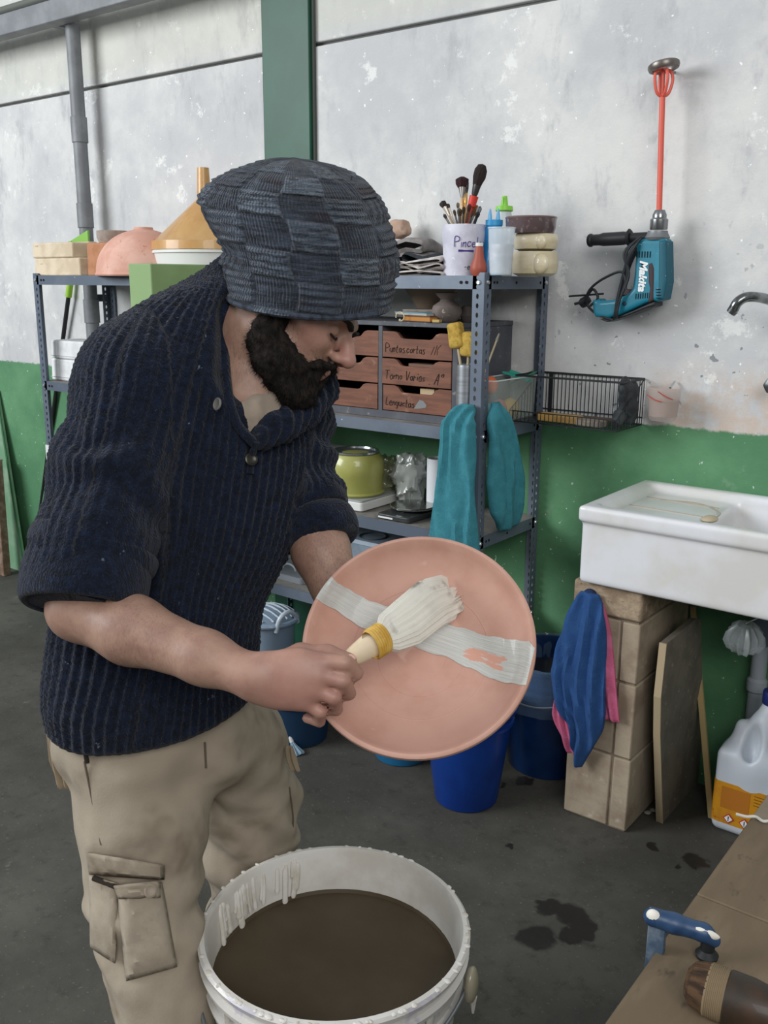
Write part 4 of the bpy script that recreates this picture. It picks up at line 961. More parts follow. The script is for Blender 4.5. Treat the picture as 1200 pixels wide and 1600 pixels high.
part('chuck', MB().lathe([(0, 0), (.022, 0), (.023, .003), (.023, .026), (.0185, .03), (.0185, .038), (.013, .05), (0, .05)], 28, D(1029, 359), fn=lambda a, z: 1+(.02*(sin(18*a) > 0) if z < .027 else 0)), mat('chuck_steel', '#8b8d8f', .25, .9), dr)
MRD = mat('coral_red_paint', '#d9604f', .45)
topz = D(1036, 112)
part('paddle_rod', MB().tube([D(1030, 330), D(1035, 152)], .0075, 12), MRD, dr)
pd = MB()
bz = D(1035, 152); tz = D(1037, 108); mid = D(1037, 128)
for k in range(4):
    a = pi/4+pi/2*k
    pts = [bz, bz*.7+mid*.3+np.array([cos(a)*.016, sin(a)*.016, 0]), mid+np.array([cos(a)*.024, sin(a)*.024, .004]), tz*.8+mid*.2+np.array([cos(a)*.02, sin(a)*.02, .0]), tz+np.array([cos(a)*.004, sin(a)*.004, 0])]
    part('paddle_blade', MB().tube(curve3(pts, 6), .0042, 8, flat=1.0), MRD, dr)
part('paddle_stem', MB().tube([bz, tz], .005, 10), MRD, dr)
part('paddle_ring', MB().tube([tz+np.array([.034*cos(a), .034*sin(a), .006+.006*cos(a)]) for a in np.linspace(0, 2*pi, 33)], .006, 8, flat=1.6), mat('ring_steel', '#77706b', .35, .7), dr)
part('hook_nail', MB().tube([tz+np.array([.0, .034, .0]), tz+np.array([.0, .075, .004])], .004, 8), mat('steel_dull', '#8d9094'), dr)
hx = D(923, 376)
hl2 = np.linalg.norm(D(985, 372)-hx)/.07
part('side_handle', MB().lathe([(r*1.12, z*hl2) for r, z in [(0, 0), (.014, 0), (.016, .002), (.016, .005), (.0135, .007), (.0135, .018), (.0145, .022), (.016, .026), (.016, .06), (.015, .067), (.015, .07), (0, .07)]], 24, hx+np.array([0, -.012, 0]), D(985, 372)-hx), MBK, dr)
part('handle_flange', MB().lathe([(0, 0), (.02, 0), (.024, .004), (.02, .008), (.0, .008)], 24, D(984, 372)+np.array([0, -.012, 0]), D(1000, 371)-D(984, 372)), MBK, dr)
part('clamp_collar', MB().tube([D(988, 372)+(0, -.012, 0), D(1016, 370)], .013, 14), MBK, dr)
vs = MB()
for i in range(7): a = D(997+i*4.2, 398); vs.box(a+(-.0012, -.0285, -.008), a+(.0012, -.025, .008))
for i in range(7): a = D(1000+i*3.6, 463-i*.3); vs.box(a+(-.001, -.0285, -.007), a+(.001, -.025, .007))
for i in range(4): a = D(1036+i*.3, 452+i*4.5); vs.box(a+(-.008, -.031, -.001), a+(.004, -.027, .001))
vs = part('vent_slots', vs, mat('vent_black', '#0c1a20', .9), bd); vs['kind'] = 'stuff'
part('trigger', MB().box(D(973, 459)+(0, -.012, -.004), D(991, 453)+(0, .012, .002)), mat('trigger_dark', '#3a2a30', .5), dr, bevel=.002)
part('lock_button', disc(.006, 0, .004).xf(basis((0, -1, 0)), D(982, 474)+(0, -.026, 0)), mat('button_blue', '#1c3344', .5), dr)
def text_mesh(s, size, ext=.0004, shear=.2, off=.0):
    cu = bpy.data.curves.new('lettering', 'FONT'); cu.body = s; cu.size = size; cu.extrude = ext; cu.shear = shear; cu.offset = off; cu.resolution_u = 3
    o = bpy.data.objects.new('lettering', cu); C.objects.link(o); dg = bpy.context.evaluated_depsgraph_get()
    me = bpy.data.meshes.new_from_object(o.evaluated_get(dg)); bpy.data.objects.remove(o); bpy.data.curves.remove(cu); me.name = 'lettering'; return me
me = text_mesh('Makita', .030, .0006, .25, .0012); me.materials.append(mat('white_print', '#eef2f3', .5))
lt = bpy.data.objects.new('lettering', me); C.objects.link(lt); lt.parent = bd
q = D(1007, 411); lt.location = (q[0], -.0280, q[2]+.006); lt.rotation_euler = Matrix(((0, 1, 0), (0, 0, -1), (-1, 0, 0))).to_euler()
MC_ = mat('cable_black', '#22262a', .5)
cb = MB(); rr2 = random.Random(5)
for k in range(4):
    o_ = [rr2.uniform(-2, 2) for _ in range(8)]
    pts = [D(1000+o_[0], 372+o_[1], -.03), D(985+o_[2]-k*2.5, 395, -.045), D(972+o_[3]+k*3, 430, -.04), D(963+o_[4]+k*2, 470, -.042), D(959+o_[5]+k*2, 497, -.03), D(964+k*3, 480, .045), D(980+k, 420, .03), D(1001+o_[6], 378, -.02)]
    cb.tube(curve3(pts, 8), .0036, 8)
cb.tube(curve3([D(978, 452, -.04), D(975, 430, -.04), D(966, 425, -.04), D(940, 437, -.035), D(922, 452, -.03), D(916, 468, -.02), D(920, 480, -.01), D(935, 492, -.02), D(958, 500, -.03)], 8), .0036, 8)
part('cable', cb, MC_, dr)
part('plug', MB().lathe([(0, 0), (.012, 0), (.015, .01), (.012, .028), (.007, .03), (0, .03)], 16, D(908, 476)+(0, .0, 0), D(925, 462)-D(908, 476)), MC_, dr)
part('chuck_key', MB().tube([D(889, 463, -.01), D(943, 459, -.01)], .0028, 8).tube(curve3([D(898, 475, -.02), D(912, 470, -.02), D(926, 452, -.02), D(934, 466, -.02), D(922, 478, -.02)], 6), .004, 8), MC_, dr)

# taps
MCH = mat('chrome_worn', '#8f9496', .18, .95, c2='#6d6f6e', s=40)
P = ony(1215, 500, WY)
t = thing('swivel_tap', 'chrome wall tap spout curving in from the right edge above the sink', 'tap', (P[0]+.03, WY, 1.37)); L0 = np.array(t.location)
pts = curve3([ony(1146, 484, 2.40)-L0, ony(1152, 473, 2.40)-L0, ony(1164, 465, 2.41)-L0, ony(1180, 464, 2.43)-L0, ony(1200, 468, 2.47)-L0, ony(1216, 476, 2.50)-L0, (0.0, -.06, .0)], 6)
part('spout', MB().tube(pts, [.0125]*6+[.0125]*(len(pts)-6), 16), MCH, t)
part('aerator', MB().tube([pts[0]-(0, 0, .0), pts[0]+np.array([-.006, 0, -.008])], [.0135, .012], 16), mat('aerator_grey', '#6c6f72', .3, .8), t)
part('valve_body', MB().lathe([(0, 0), (.03, 0), (.03, .006), (.02, .01), (.02, .07), (0, .07)], 24, (0, 0, 0), (0, -1, 0)), MCH, t)
P = ony(1199, 602, 2.52)
t = thing('stop_valve', 'small round chrome valve on the wall below the tap spout', 'valve', (P[0]+.012, WY, P[2]))
part('handwheel', MB().lathe([(0, .05), (.014, .05), (.021, .055), (.021, .062), (.014, .066), (0, .066)], 18, (0, 0, 0), (0, -1, 0), fn=lambda a, z: 1+.06*cos(6*a)), mat('valve_dark', '#5a5e5e', .35, .8), t); part('stem', MB().tube([(0, 0, 0), (0, -.052, 0)], .008, 12), MCH, t)

# ================================================================== sink corner
kx0, ky0, kz0, kz1 = -1.031, 2.15, .69, .897; kx1 = -.10; ky1 = WY
MCR = mat('white_ceramic', '#dcdde1', .3, c2='#d0cfcc', s=4, c3='#cfc6b4', s3=7, lo3=.62, hi3=.9, coat=.3)
sk = thing('utility_sink', 'large white ceramic utility sink on a rough block pillar', 'sink', (kx0, ky0, kz0))
Ws, Ds, Hs = kx1-kx0, ky1-ky0, kz1-kz0
s = SDF((-.02, -.02, -.02), (Ws+.02, Ds+.02, Hs+.02), .006)
s.box((Ws/2, Ds/2+.004, Hs/2-.01), (Ws/2-.006, Ds/2-.008, Hs/2-.01), rad=.012)
s.box((Ws/2, Ds/2, Hs-.021), (Ws/2, Ds/2-.001, .021), rad=.008, k=.006)
s.box((.17, Ds/2+.005, Hs+.02), (.13, Ds/2-.045, .045), rad=.02, k=.015, sub=True)           # shallow ledge
s.box((Ws/2+.12, Ds/2+.005, Hs), (Ws/2-.16, Ds/2-.045, .16), rad=.03, k=.02, sub=True)     # deep basin
V, Q = s.mesh(1); part('basin', (V, Q), MCR, sk)
MDG = mat('dirty_groove', '#a39c8c', .6)
for i in range(3): part('drain_groove', MB().tube([(.06, .07+i*.12, Hs-.0245), (.26, .06+i*.12, Hs-.0245)], .0022, 6), MDG, sk)
dm = MB(); dm.tube(curve3([(.10, .30, Hs-.024), (.20, .32, Hs-.024), (.28, .25, Hs-.023), (.29, .18, Hs-.024)], 6), .0015, 5)
part('dirt_line', dm, MDG, sk)
part('clay_residue', MB().ball((.285, .16, Hs-.022), (.02, .03, .008), 14, 8), mat('residue_beige', '#b7a98f', .7), sk)
# pillar of blocks
px0, px1, py0, py1 = -1.045, -.86, 2.195, 2.55
pl = thing('block_pillar', 'rough beige pillar of mortared hollow blocks holding up the sink', 'pillar', (px0, py0, 0))
MBR = mat('beige_block', '#a89a86', .9, c2='#8d7d6b', s=7, c3='#b5a997', s3=20, lo3=.6, hi3=.75, bump=.4, bs=40, bd=.004)
MMO = mat('mortar', '#7b6c5c', .95, c2='#8f8170', s=25, bump=.5)
hgt = kz0-.001; Wp, Dp = px1-px0, py1-py0
part('mortar_core', MB().box((.006, .006, 0), (Wp-.006, Dp, hgt-.006)), MMO, pl)
zs = [0, .215, .43, .60]
for i in range(3):
    a, b = zs[i]+.003, zs[i+1]-.003
    for (xa, xb) in ((0, Wp*.72-.003), (Wp*.72+.003, Wp)):
        j = rng.uniform(-.003, .003)
        part('block', MB().hexa([(xa, j, a), (xb, j, a), (xb, Dp, a), (xa, Dp, a)], [(xa+.001, j-.001, b), (xb, j+.001, b), (xb, Dp, b), (xa, Dp, b)]), MBR, pl, bevel=.004)
m = MB().grid(lambda u, v: np.array([u*Wp, -.004, .604+v*(hgt-.606)]), 2, 2); m = MB().box((-.004, -.006, .604), (Wp+.003, Dp, hgt-.001))
part('rough_cap', m, mat('rough_cap', '#85735f', .95, c2='#a8967f', s=16, c3='#6a5a4a', s3=30, bump=.8, bs=30, bd=.008), pl, bevel=.008)
# cloths on the pillar
MB1 = mat('blue_cloth', '#20467a', .95, c2='#264d80', s=30, bump=.5, bs=240, bd=.003)
MP1 = mat('pink_cloth', '#b45676', .95, c2='#c2688a', s=20, bump=.5, bs=240, bd=.003)
hy = 2.165
t = thing('blue_cloth', 'royal blue cloth hanging in a point from the pillar top', 'cloth', (X(905, 1190, hy), hy, .07))
part('fall', lobe([rowpx(926, 908, 936, hy+.012, .01), rowpx(960, 890, 945, hy, .018), rowpx(1010, 874, 946, hy-.004, .02), rowpx(1060, 860, 945, hy-.006, .022), rowpx(1105, 868, 944, hy-.006, .022), rowpx(1145, 890, 934, hy-.004, .018), rowpx(1180, 896, 916, hy-.002, .012), rowpx(1198, 900, 908, hy, .006)], (1, 0, 0), 4, .008, seed=3), MB1, t, world=True)
part('hook_knot', MB().ball(ony(922, 928, hy+.02), (.018, .014, .014), 16, 10), mat('navy_fold', '#1a2c50', .95, bump=.4), t, world=True)
t = thing('pink_cloth', 'pink cloth hanging behind and below the blue cloth', 'cloth', (X(945, 1120, hy), hy, .12))
part('right_fall', lobe([rowpx(935, 926, 940, hy+.018, .006), rowpx(980, 935, 952, hy+.012, .008), rowpx(1040, 935, 960, hy+.010, .008), rowpx(1090, 936, 965, hy+.008, .008), rowpx(1126, 940, 968, hy+.008, .006)], (1, 0, 0), 2, .004, seed=9), MP1, t, world=True)
part('left_corner', lobe([rowpx(1090, 868, 900, hy+.016, .006), rowpx(1120, 864, 902, hy+.014, .009), rowpx(1150, 874, 902, hy+.014, .009), rowpx(1178, 888, 900, hy+.014, .005)], (1, 0, 0), 3, .005, seed=12), MP1, t, world=True)
# board leaning beside the pillar
A0 = onz(1035, 1287); A1 = onz(1097, 1217)
t = thing('leaning_board', 'grey fibre board standing on edge under the sink', 'board', (A0[0], A0[1], 0))
def bp(px, py, Xw): v = ray(px, py); return CC+v*(Xw/v[0])
L0 = np.array(t.location); Xb = A0[0]
pts = [bp(1036, 1286, Xb), bp(1099, 1218, Xb), bp(1096, 968, Xb+.01), bp(1088, 967, Xb+.01), bp(1042, 1006, Xb+.005), bp(1033, 1090, Xb+.004), bp(1032, 1150, Xb)]
pts = [p-L0 for p in pts]; pts[0][2] = .0; pts[1][2] = 0
part('board', MB().prism(pts, (-.018, 0, 0)), mat('fibreboard', '#706a5f', .85, c2='#625c52', s=12, c3='#8a8274', s3=40, bump=.2), t, smooth=False, bevel=.0015)
ed = [pts[0], pts[6], pts[5], pts[4]]
for i in range(3): part('edge_band', MB().hexa([ed[i]+(-.0185, -.004, 0), ed[i]+(.0005, -.004, 0), ed[i]+(.0005, .0, 0), ed[i]+(-.0185, .0, 0)], [ed[i+1]+(-.0185, -.004, 0), ed[i+1]+(.0005, -.004, 0), ed[i+1]+(.0005, 0, 0), ed[i+1]+(-.0185, 0, 0)]), mat('pale_edge', '#a8977a', .8), t, smooth=False)
a, b = bp(1117, 1216, -.70), ony(1083, 950, 2.56); a[2] = .002
t = thing('wooden_lath', 'thin pale wooden lath leaning on the wall behind the fibre board', 'lath', a); dlt = b-a
part('lath', MB().hexa([(-.008, 0, 0), (.008, 0, 0), (.008, .008, 0), (-.008, .008, 0)], [dlt+(-.008, -.004, 0), dlt+(.008, -.004, 0), dlt+(.008, .004, 0), dlt+(-.008, .004, 0)]), mat('pale_lath', '#b09a6c', .8), t); part('cut_end', MB().box(dlt+(-.0082, -.0045, 0), dlt+(.0082, .0045, .006)), mat('pale_edge', '#a8977a', .8), t)
# drain pipe under the sink
wx = bp(1190, 1000, -.56); dx_ = ony(1188, 1020, 2.542)
t = thing('sink_drain', 'grey plastic drain pipe coming down from the sink', 'pipe', (dx_[0], 2.542, .30)); L0 = np.array(t.location)
MGP2 = mat('grey_pvc', '#a4abb5', .45)
zt_ = kz0-.30-.001
def dz(py): return float(ony(1192, py, 2.542)[2])-.30
part('waste_nut', MB().lathe([(0, dz(1006)), (.028, dz(1006)), (.028, zt_), (0, zt_)], 24, fn=lambda a, z: 1+.03*cos(8*a)), mat('dark_nut', '#5d6472', .5), t)
part('tube', MB().tube([(0, 0, -.3+.002), (0, 0, dz(1004))], .021, 24), MGP2, t)
part('coupling', MB().lathe([(.024, dz(1082)), (.027, dz(1080)), (.027, dz(1064)), (.024, dz(1062)), (.021, dz(1060))], 24), MGP2, t)
t = thing('plastic_wrap', 'crumpled clear ribbed plastic tied beside the sink drain', 'plastic', tuple(ony(1162, 1008, 2.40)))
m = MB().lathe([(.006, .055), (.022, .052), (.042, .03), (.046, .005), (.036, -.02), (.014, -.032), (.004, -.03)], 48, (0, 0, .01), (.1, -.2, 1), fn=lambda a, z: 1+.12*cos(12*a)+.08*sin(5*a)); part('ribbed_film', m, mat('clear_ribbed', '#c5ccd0', .25, alpha=.38, spec=.8), t)
part('tie', MB().tube([(0, 0, .06), (.03, .05, .075)], .002, 6), mat('clear_rim', '#e8eef2'), t)
# jug
J = onz(1172, 1290); jx, jy = J[0]-.0, 2.43
jx = X(1170, 1250, 2.37); KZ = float(ony(1186, 1080, 2.40)[2])/.342
jg = thing('plastic_jug', 'white plastic jug with a yellow hazard label and blue cap on the floor', 'jug', (jx, 2.425, 0))
JH = .27; JW, JD = .095, .062
s = SDF((-.13, -.1, -.01), (.13, .1, .36), .0045)
s.box((0, 0, .10), (JW, JD, .10), rad=.02)
s.cone((0, 0, .17), (.018, 0, .285), .062, .03, .03); s.cone((-.03, 0, .17), (.0, 0, .25), .05, .03, .03); s.cone((.018, 0, .28), (.018, 0, .315), .021, .021, .01)
s.cone((-.058, 0, .17), (-.05, 0, .24), .024, .018, .02)
s.ell((-.01, -.045, .225), (.022, .03, .045), k=.015, sub=True); s.ell((-.01, .045, .225), (.022, .03, .045), k=.015, sub=True)
V, Q = s.mesh(2); V[:, 2] *= KZ; part('body', (V, Q), mat('milky_hdpe', '#d0d6de', .4, sub=.3), jg)
part('cap', MB().lathe([(0, .312*KZ), (.024, .312*KZ), (.025, .314*KZ), (.025, .338*KZ), (.023, .342*KZ), (0, .342*KZ)], 28, (.018, 0, 0), fn=lambda a, z: 1+.02*cos(24*a)), mat('navy_cap', '#1d2e6b', .4), jg)
lb = rrloft([rr(JW+.001, JD+.001, .03, .02), rr(JW+.001, JD+.001, .150, .02)], False); lab = part('label', lb, mat('amber_label', '#d09018', .5, c2='#c58322', s=30, c3='#a8641c', s3=18, lo3=.6, hi3=.66), jg)
part('label_panel', MB().box((-.07, -JD-.0015, .075), (.005, -JD-.001, .138)), mat('orange_panel', '#b8711f', .6), lab)
for i in range(2):
    c_ = np.array([-.045+i*.042, -JD-.002, .048]); q = .015
    part('hazard_diamond', MB().prism([c_+(-q, 0, 0), c_+(0, 0, -q), c_+(q, 0, 0), c_+(0, 0, q)], (0, -.0004, 0)), mat('haz_red', '#c23a2c', .5), lab)
    q = .011; part('hazard_field', MB().prism([c_+(-q, -.0006, 0), c_+(0, -.0006, -q), c_+(q, -.0006, 0), c_+(0, -.0006, q)], (0, -.0004, 0)), mat('white_print', '#eef2f3', .5), lab)
    g = MB().box(c_+(-.0012, -.0014, -.003), c_+(.0012, -.001, .007)).box(c_+(-.0014, -.0014, -.007), c_+(.0014, -.001, -.0045)); part('hazard_mark', g, mat('print_black', '#15110f', .6), lab)
rw = MB()
for k, w_ in enumerate((.05, .06, .04, .055)): rw.box((.015, -JD-.0018, .135-k*.009), (.015+w_, -JD-.0012, .137-k*.009))
part('fine_print', rw, mat('print_brown', '#7a4a12', .6), lab)
# floor bits
for i, (a, b, lb) in enumerate([(1022, 1268, 'pale chip of plaster on the floor beside the board'), (1012, 1272, 'small grey crumb between pillar and board'), (1110, 1254, 'flat grey flake of plaster near the jug')]):
    P = onz(a, b); t = thing('plaster_chip', lb, 'debris', P, i*1.1); part('chip', blob(30+i, (.012+.008*(i == 2), .009, .004), amp=.4, sc=60), mat('chip_grey', '#9a9388', .9), t)

# ================================================================== buckets on the floor
def bucket(name, label, px, py, rb, rt, h, colr, gloss=.4, ribs=2, handle=True, seg=48, c2=None, fill=None):
    P = onz(px, py) if py else px; t = thing(name, label, 'bucket', (P[0], P[1], 0)); m = mat('bk_'+colr[1:], colr, gloss, c2=c2, s=8, c3=None, coat=.15)
    prof = [(0, 0), (rb-.004, 0), (rb, .004)]
    for i in range(1, 10): prof.append((rb+(rt-rb)*i/10, h*i/10))
    for k in range(ribs): z = h*(.86-.07*k); r = rb+(rt-rb)*z/h; prof += [(r, z-.008), (r+.006, z-.006), (r+.006, z+.002), (r, z+.004)]
    prof = sorted(prof[:3], key=lambda q: q[1])+sorted(prof[3:], key=lambda q: q[1])
    prof += [(rt, h-.012), (rt+.009, h-.01), (rt+.009, h), (rt-.004, h), (rt-.006, h-.01), (rb-.002, .008), (0, .008)]
    part('bucket_wall', MB().lathe(prof, seg), m, t)
    if handle:
        a = rt+.012; part('bail_handle', MB().tube([(a*cos(q), -a*sin(q)*.9, h-.03-.0*q-a*.5*sin(q)) for q in np.linspace(0, pi, 26)], .003, 8), mat('steel_dull', '#8d9094', .45, .7), t)
        for sx in (-1, 1): part('handle_ear', disc(.014, 0, .01, 16).xf(basis((sx, 0, 0)), (sx*(rt+.002), 0, h-.035)), m, t)
    if fill: part('contents', MB().lathe([(0, h*fill[0]), (rb+(rt-rb)*fill[0]-.006, h*fill[0])], 40), mat('fill_'+fill[1][1:], fill[1], .3), t)
    return t
bucket('blue_bucket', 'bright royal blue bucket on the floor below the plate', 728, 1245, .090, .130, .30, '#0a3580', .35, 1, False, c2='#092c70')
bucket('teal_bucket', 'light teal blue bucket half hidden left of the royal blue one', 628, 1178, .085, .11, .24, '#1a5f88', .4, 1, False)
bucket('large_blue_bucket', 'large dark blue ribbed bucket standing against the wall by the pillar', (-1.215, 2.412), None, .115, .155, .36, '#10305e', .3, 3, True, c2='#0c2750', fill=(.8, '#20242a'))
bucket('navy_bucket', 'navy bucket on the floor behind the brushing hand', 468, 1150, .09, .105, .17, '#14324e', .5, 1, False, fill=(.55, '#16303f'))
bucket('violet_bucket', 'small violet blue bucket between the navy and teal ones', 560, 1128, .065, .075, .15, '#1b1a80', .4, 1, False)
# liner bag over the large bucket
P = (-1.215, 2.412)
t = thing('liner_bag', 'clear crinkled liner folded over the large dark blue bucket', 'bag', (P[0], P[1], .33))
part('film', MB().lathe([(.163, -.11), (.169, -.06), (.171, .0), (.168, .034), (.158, .036), (.146, .0), (.142, -.04)], 90, fn=lambda a, z: 1+.012*sin(17*a+z*80)+.01*sin(29*a)), mat('liner_film', '#7f9ab8', .12, alpha=.22, spec=1., coat=.6), t)
# slatted pale basket
P = onz(412, 1120); lxw = P
t = thing('slatted_basket', 'pale blue plastic basket with slotted lid behind the jumper', 'basket', (ony(420, 1000, 2.16)[0], 2.16, 0))
hb_ = Zp(425, 975, 2.12); rb_ = .092
MSL = mat('pale_blue_plastic', '#8b9db0', .4, coat=.2)
part('basket_wall', MB().lathe([(0, 0), (rb_*.8, 0), (rb_, hb_-.01), (rb_+.004, hb_), (rb_-.004, hb_), (rb_*.78, .006), (0, .006)], 60, fn=lambda a, z: 1+(.03 if sin(18*a) > 0 and .04 < z < hb_-.03 else 0)), MSL, t)
part('rim_ring', MB().tube([((rb_+.008)*cos(a), (rb_+.008)*sin(a), hb_) for a in np.linspace(0, 2*pi, 49)], .009, 8), MSL, t)
part('lid_dome', MB().lathe([(rb_, hb_+.005), (rb_*.9, hb_+.02), (rb_*.5, hb_+.035), (0, hb_+.038)], 40), mat('pale_blue_lid', '#7e8fa1', .4), t)
for i in range(7):
    y_ = -.075+i*.025; q = math.sqrt(max(0, .09**2-y_**2))
    part('lid_slat', MB().tube([(-q+2*q*k/8, y_, hb_+.012+.03*(1-((-q+2*q*k/8)**2+y_*y_)/.0086)) for k in range(9)], .0035, 6), mat('slat_light', '#c2ccd6', .35), t)
part('clip_handle', MB().tube(curve3([(.085, -.05, hb_-.02), (.10, -.045, hb_+.03), (.105, -.01, hb_+.045), (.1, .03, hb_+.02), (.09, .05, hb_-.01)], 5), .008, 10), mat('slat_light', '#c2ccd6', .35), t)
# small brush standing in the navy bucket
P = onz(472, 1150)
a, b = onz(462, 1176), ony(434, 1098, onz(462, 1176)[1]+.03)
t = thing('slip_brush', 'white handled brush with splayed tip leaning on the navy bucket', 'brush', a-(0, 0, .0))
L0 = np.array(t.location)
part('handle', MB().tube(curve3([b-L0+(b-a)*.4, b-L0, (a+b)/2-L0+(.004, 0, 0), (a-L0)*.8+(b-L0)*.2], 6), [.009]*10+[.007]*9, 10), mat('white_handle', '#cfd0cc', .5), t)
part('bristles', MB().lathe([(.006, .0), (.01, .015), (.022, .045), (.02, .05), (0, .046)], 20, (b-a)*.2, a-b+np.array([.03, .0, 0]), fn=lambda q, z: 1+.15*sin(9*q)), mat('grey_hair', '#7d95a5', .8), t)

# ================================================================== work bench, bottom right
bz = .70; BX = -.318; BY1 = 1.95; BY0 = .35; BX1 = .35
SEAM = float(onz(1140, 1417, bz)[1])
bn = thing('work_bench', 'low wooden workbench top reaching in at the bottom right', 'bench', (BX, BY0, 0))
MWD = mat('worn_bench_wood', '#655744', .75, c2='#71624e', s=7, c3='#4e4234', s3=26, lo3=.62, hi3=.78, bump=.12, stretch=(3, .8, 1), stretch3=(2, 1, 1))
far = float(onz(1178, 1279, bz)[1])
for a, b, m in ((0, SEAM-BY0-.001, MWD), (SEAM-BY0+.001, far-BY0-.001, MWD), (far-BY0+.001, BY1-BY0, mat('pale_bench_wood', '#8b806e', .75, c2='#7b705f', s=8, bump=.12))):
    part('top_board', MB().box((0, a, bz-.03), (BX1-BX, b, bz)), m, bn, bevel=.002)
part('apron', MB().box((.04, .03, bz-.12), (.06, BY1-BY0-.03, bz-.031)), mat('bench_dark', '#5e5140', .8), bn)
for x in (.05, BX1-BX-.1):
    for y_ in (.05, BY1-BY0-.1): part('leg', MB().box((x, y_, 0), (x+.06, y_+.06, bz-.031)), mat('bench_dark', '#5e5140', .8), bn, bevel=.003)
cw = [onz(a, b, bz+.003) for a, b in ((1150, 1272), (1166, 1276), (1180, 1276), (1192, 1283), (1206, 1284), (1230, 1300))]
single('twine', MB().tube(curve3(cw, 6), .0022, 8), mat('cord_white', '#cfccc4', .6), 'thin white twine lying across the far end of the bench', 'twine', cw[2]-(0, 0, .0022))
# clamp
MCB_ = mat('blue_clamp', '#2a4668', .4, c2='#1c3454', s=30, c3='#8d9aa8', s3=60, lo3=.64, hi3=.7)
cl = thing('bench_clamp', 'blue clamp with white paint daubs gripping the bench edge', 'clamp', tuple(onz(1062, 1470, bz))); L0 = np.array(cl.location)
def BP(px, py, z=.0): return onz(px, py, bz+z)-L0
hz_ = .045
p0 = BP(1012, 1430, hz_); p1 = BP(1116, 1462, .03); ax = p1-p0; ax /= np.linalg.norm(ax); sd = np.cross(ax, (0, 0, 1)); sd /= np.linalg.norm(sd)
up = np.array([0, 0, 1.])
s = SDF(np.minimum(p0, p1)-.04, np.maximum(p0, p1)+.04, .0024)
s.cone(p0+ax*.006, p0+ax*.03, .011, .0105, .004); s.cone(p0+ax*.03, p1-ax*.012, .0115, .010, .006); s.cone(p1-ax*.012, p1-up*.006, .010, .008, .006)
V, Q = s.mesh(1); part('upper_jaw', (V, Q), MCB_, cl)
part('jaw_pad', MB().lathe([(0, 0), (.012, 0), (.013, .004), (.008, .01), (.008, .024), (0, .024)], 20, (p1-ax*.006)*(1, 1, 0)+(0, 0, .001)), mat('black_pad', '#15181a', .6), cl)
q0 = p0+ax*.014; q1 = q0.copy(); q1[2] = -.26
part('bar', MB().hexa([q1+(-.012, -.004, 0), q1+(.008, -.004, 0), q1+(.008, .004, 0), q1+(-.012, .004, 0)], [q0+(-.012, -.004, -.006), q0+(.008, -.004, -.006), q0+(.008, .004, -.006), q0+(-.012, .004, -.006)]), mat('bar_blue_steel', '#4d5f75', .4, .4, c2='#7a8896', s=40), cl, bevel=.001)
part('lower_jaw', MB().tube([q0*(1, 1, 0)+(0, 0, -.075), (p1-ax*.01)*(1, 1, 0)+(0, 0, -.06)], [.013, .010], 14), MCB_, cl)
part('lower_pad', MB().lathe([(0, 0), (.011, 0), (.011, .022), (0, .022)], 18, (p1-ax*.012)*(1, 1, 0)+(0, 0, -.054)), mat('black_pad', '#15181a', .6), cl)
for i, (t_, r) in enumerate(((.012, (.009, .006, .0095)), (.066, (.018, .004, .006)))):
    c_ = p0+ax*t_+(-.003 if i == 0 else 0, -.0062, .004); B = np.column_stack([ax, np.cross(up, ax)/np.linalg.norm(np.cross(up, ax)), up])
    part('paint_daub', MB().ball(c_, r, 14, 10, B), mat('paint_daub', '#dcd9cf', .6), cl)
part('foot_tip', MB().box(q1+(-.014, -.006, -.02), q1+(.01, .006, .004)), mat('steel_dull', '#8d9094', .45, .7), cl)
# big brush on the bench
a = onz(1073, 1532, bz+.026); b = onz(1225, 1592, bz+.024); ax = b-a; L = np.linalg.norm(ax)
t = thing('round_bench_brush', 'stubby round brush with brown bristles and cord binding on the bench', 'brush', a, 0, None, euler=Matrix(basis(ax, (0, 0, 1)).tolist()).to_euler())
f = L/165.
part('bristles', MB().lathe([(0, 0), (.014, .0), (.022, .006), (.026, .02), (.0265, f*38)], 48, fn=lambda q, z: 1+.03*sin(23*q)), mat('brown_bristle', '#4f3822', .85, c2='#2a1b0d', s=40, stretch=(3, 3, .4), bump=.6, bs=90), t)
part('cord_binding', MB().lathe([(.0265, f*36)]+[(.027+.0008*(i % 2), f*38+i*.0009) for i in range(int(f*30/.0009))]+[(.026, f*70)], 36), mat('flax_cord', '#77674f', .85), t)
part('handle', MB().lathe([(.0255, f*68), (.0275, f*72), (.0275, f*110), (.024, f*150), (.016, f*175), (.014, f*240), (.016, f*270), (0, f*275)], 36), mat('dark_handle', '#211d15', .5, c2='#3d281a', s=12, coat=.1), t)

# ================================================================== the slip bucket in front
rc = at(523, 1443, 1.485); RR = .212
bk = thing('slip_bucket', 'large white slip-spattered bucket of dark slip in the foreground', 'bucket', (rc[0], rc[1], 0)); Hb = rc[2]
MWB = mat('white_bucket_plastic', '#cbc8c3', .45, c2='#b3b0b8', s=9, lo=.5, hi=.56, c3='#8f8ba0', s3=7, lo3=.64, hi3=.66, bump=.3, bs=25, bd=.004, coat=.2)
part('bucket_wall', MB().lathe([(0, 0), (.165, 0), (.17, .006), (.196, Hb-.085), (.204, Hb-.084), (.205, Hb-.078), (.198, Hb-.076), (.200, Hb-.04), (.211, Hb-.038), (.213, Hb-.03), (.205, Hb-.028), (.205, Hb-.014), (RR, Hb-.012), (RR+.002, Hb-.004), (RR-.002, Hb)], 96, fn=lambda a, z: 1+.0025*sin(3*a+1)), MWB, bk)
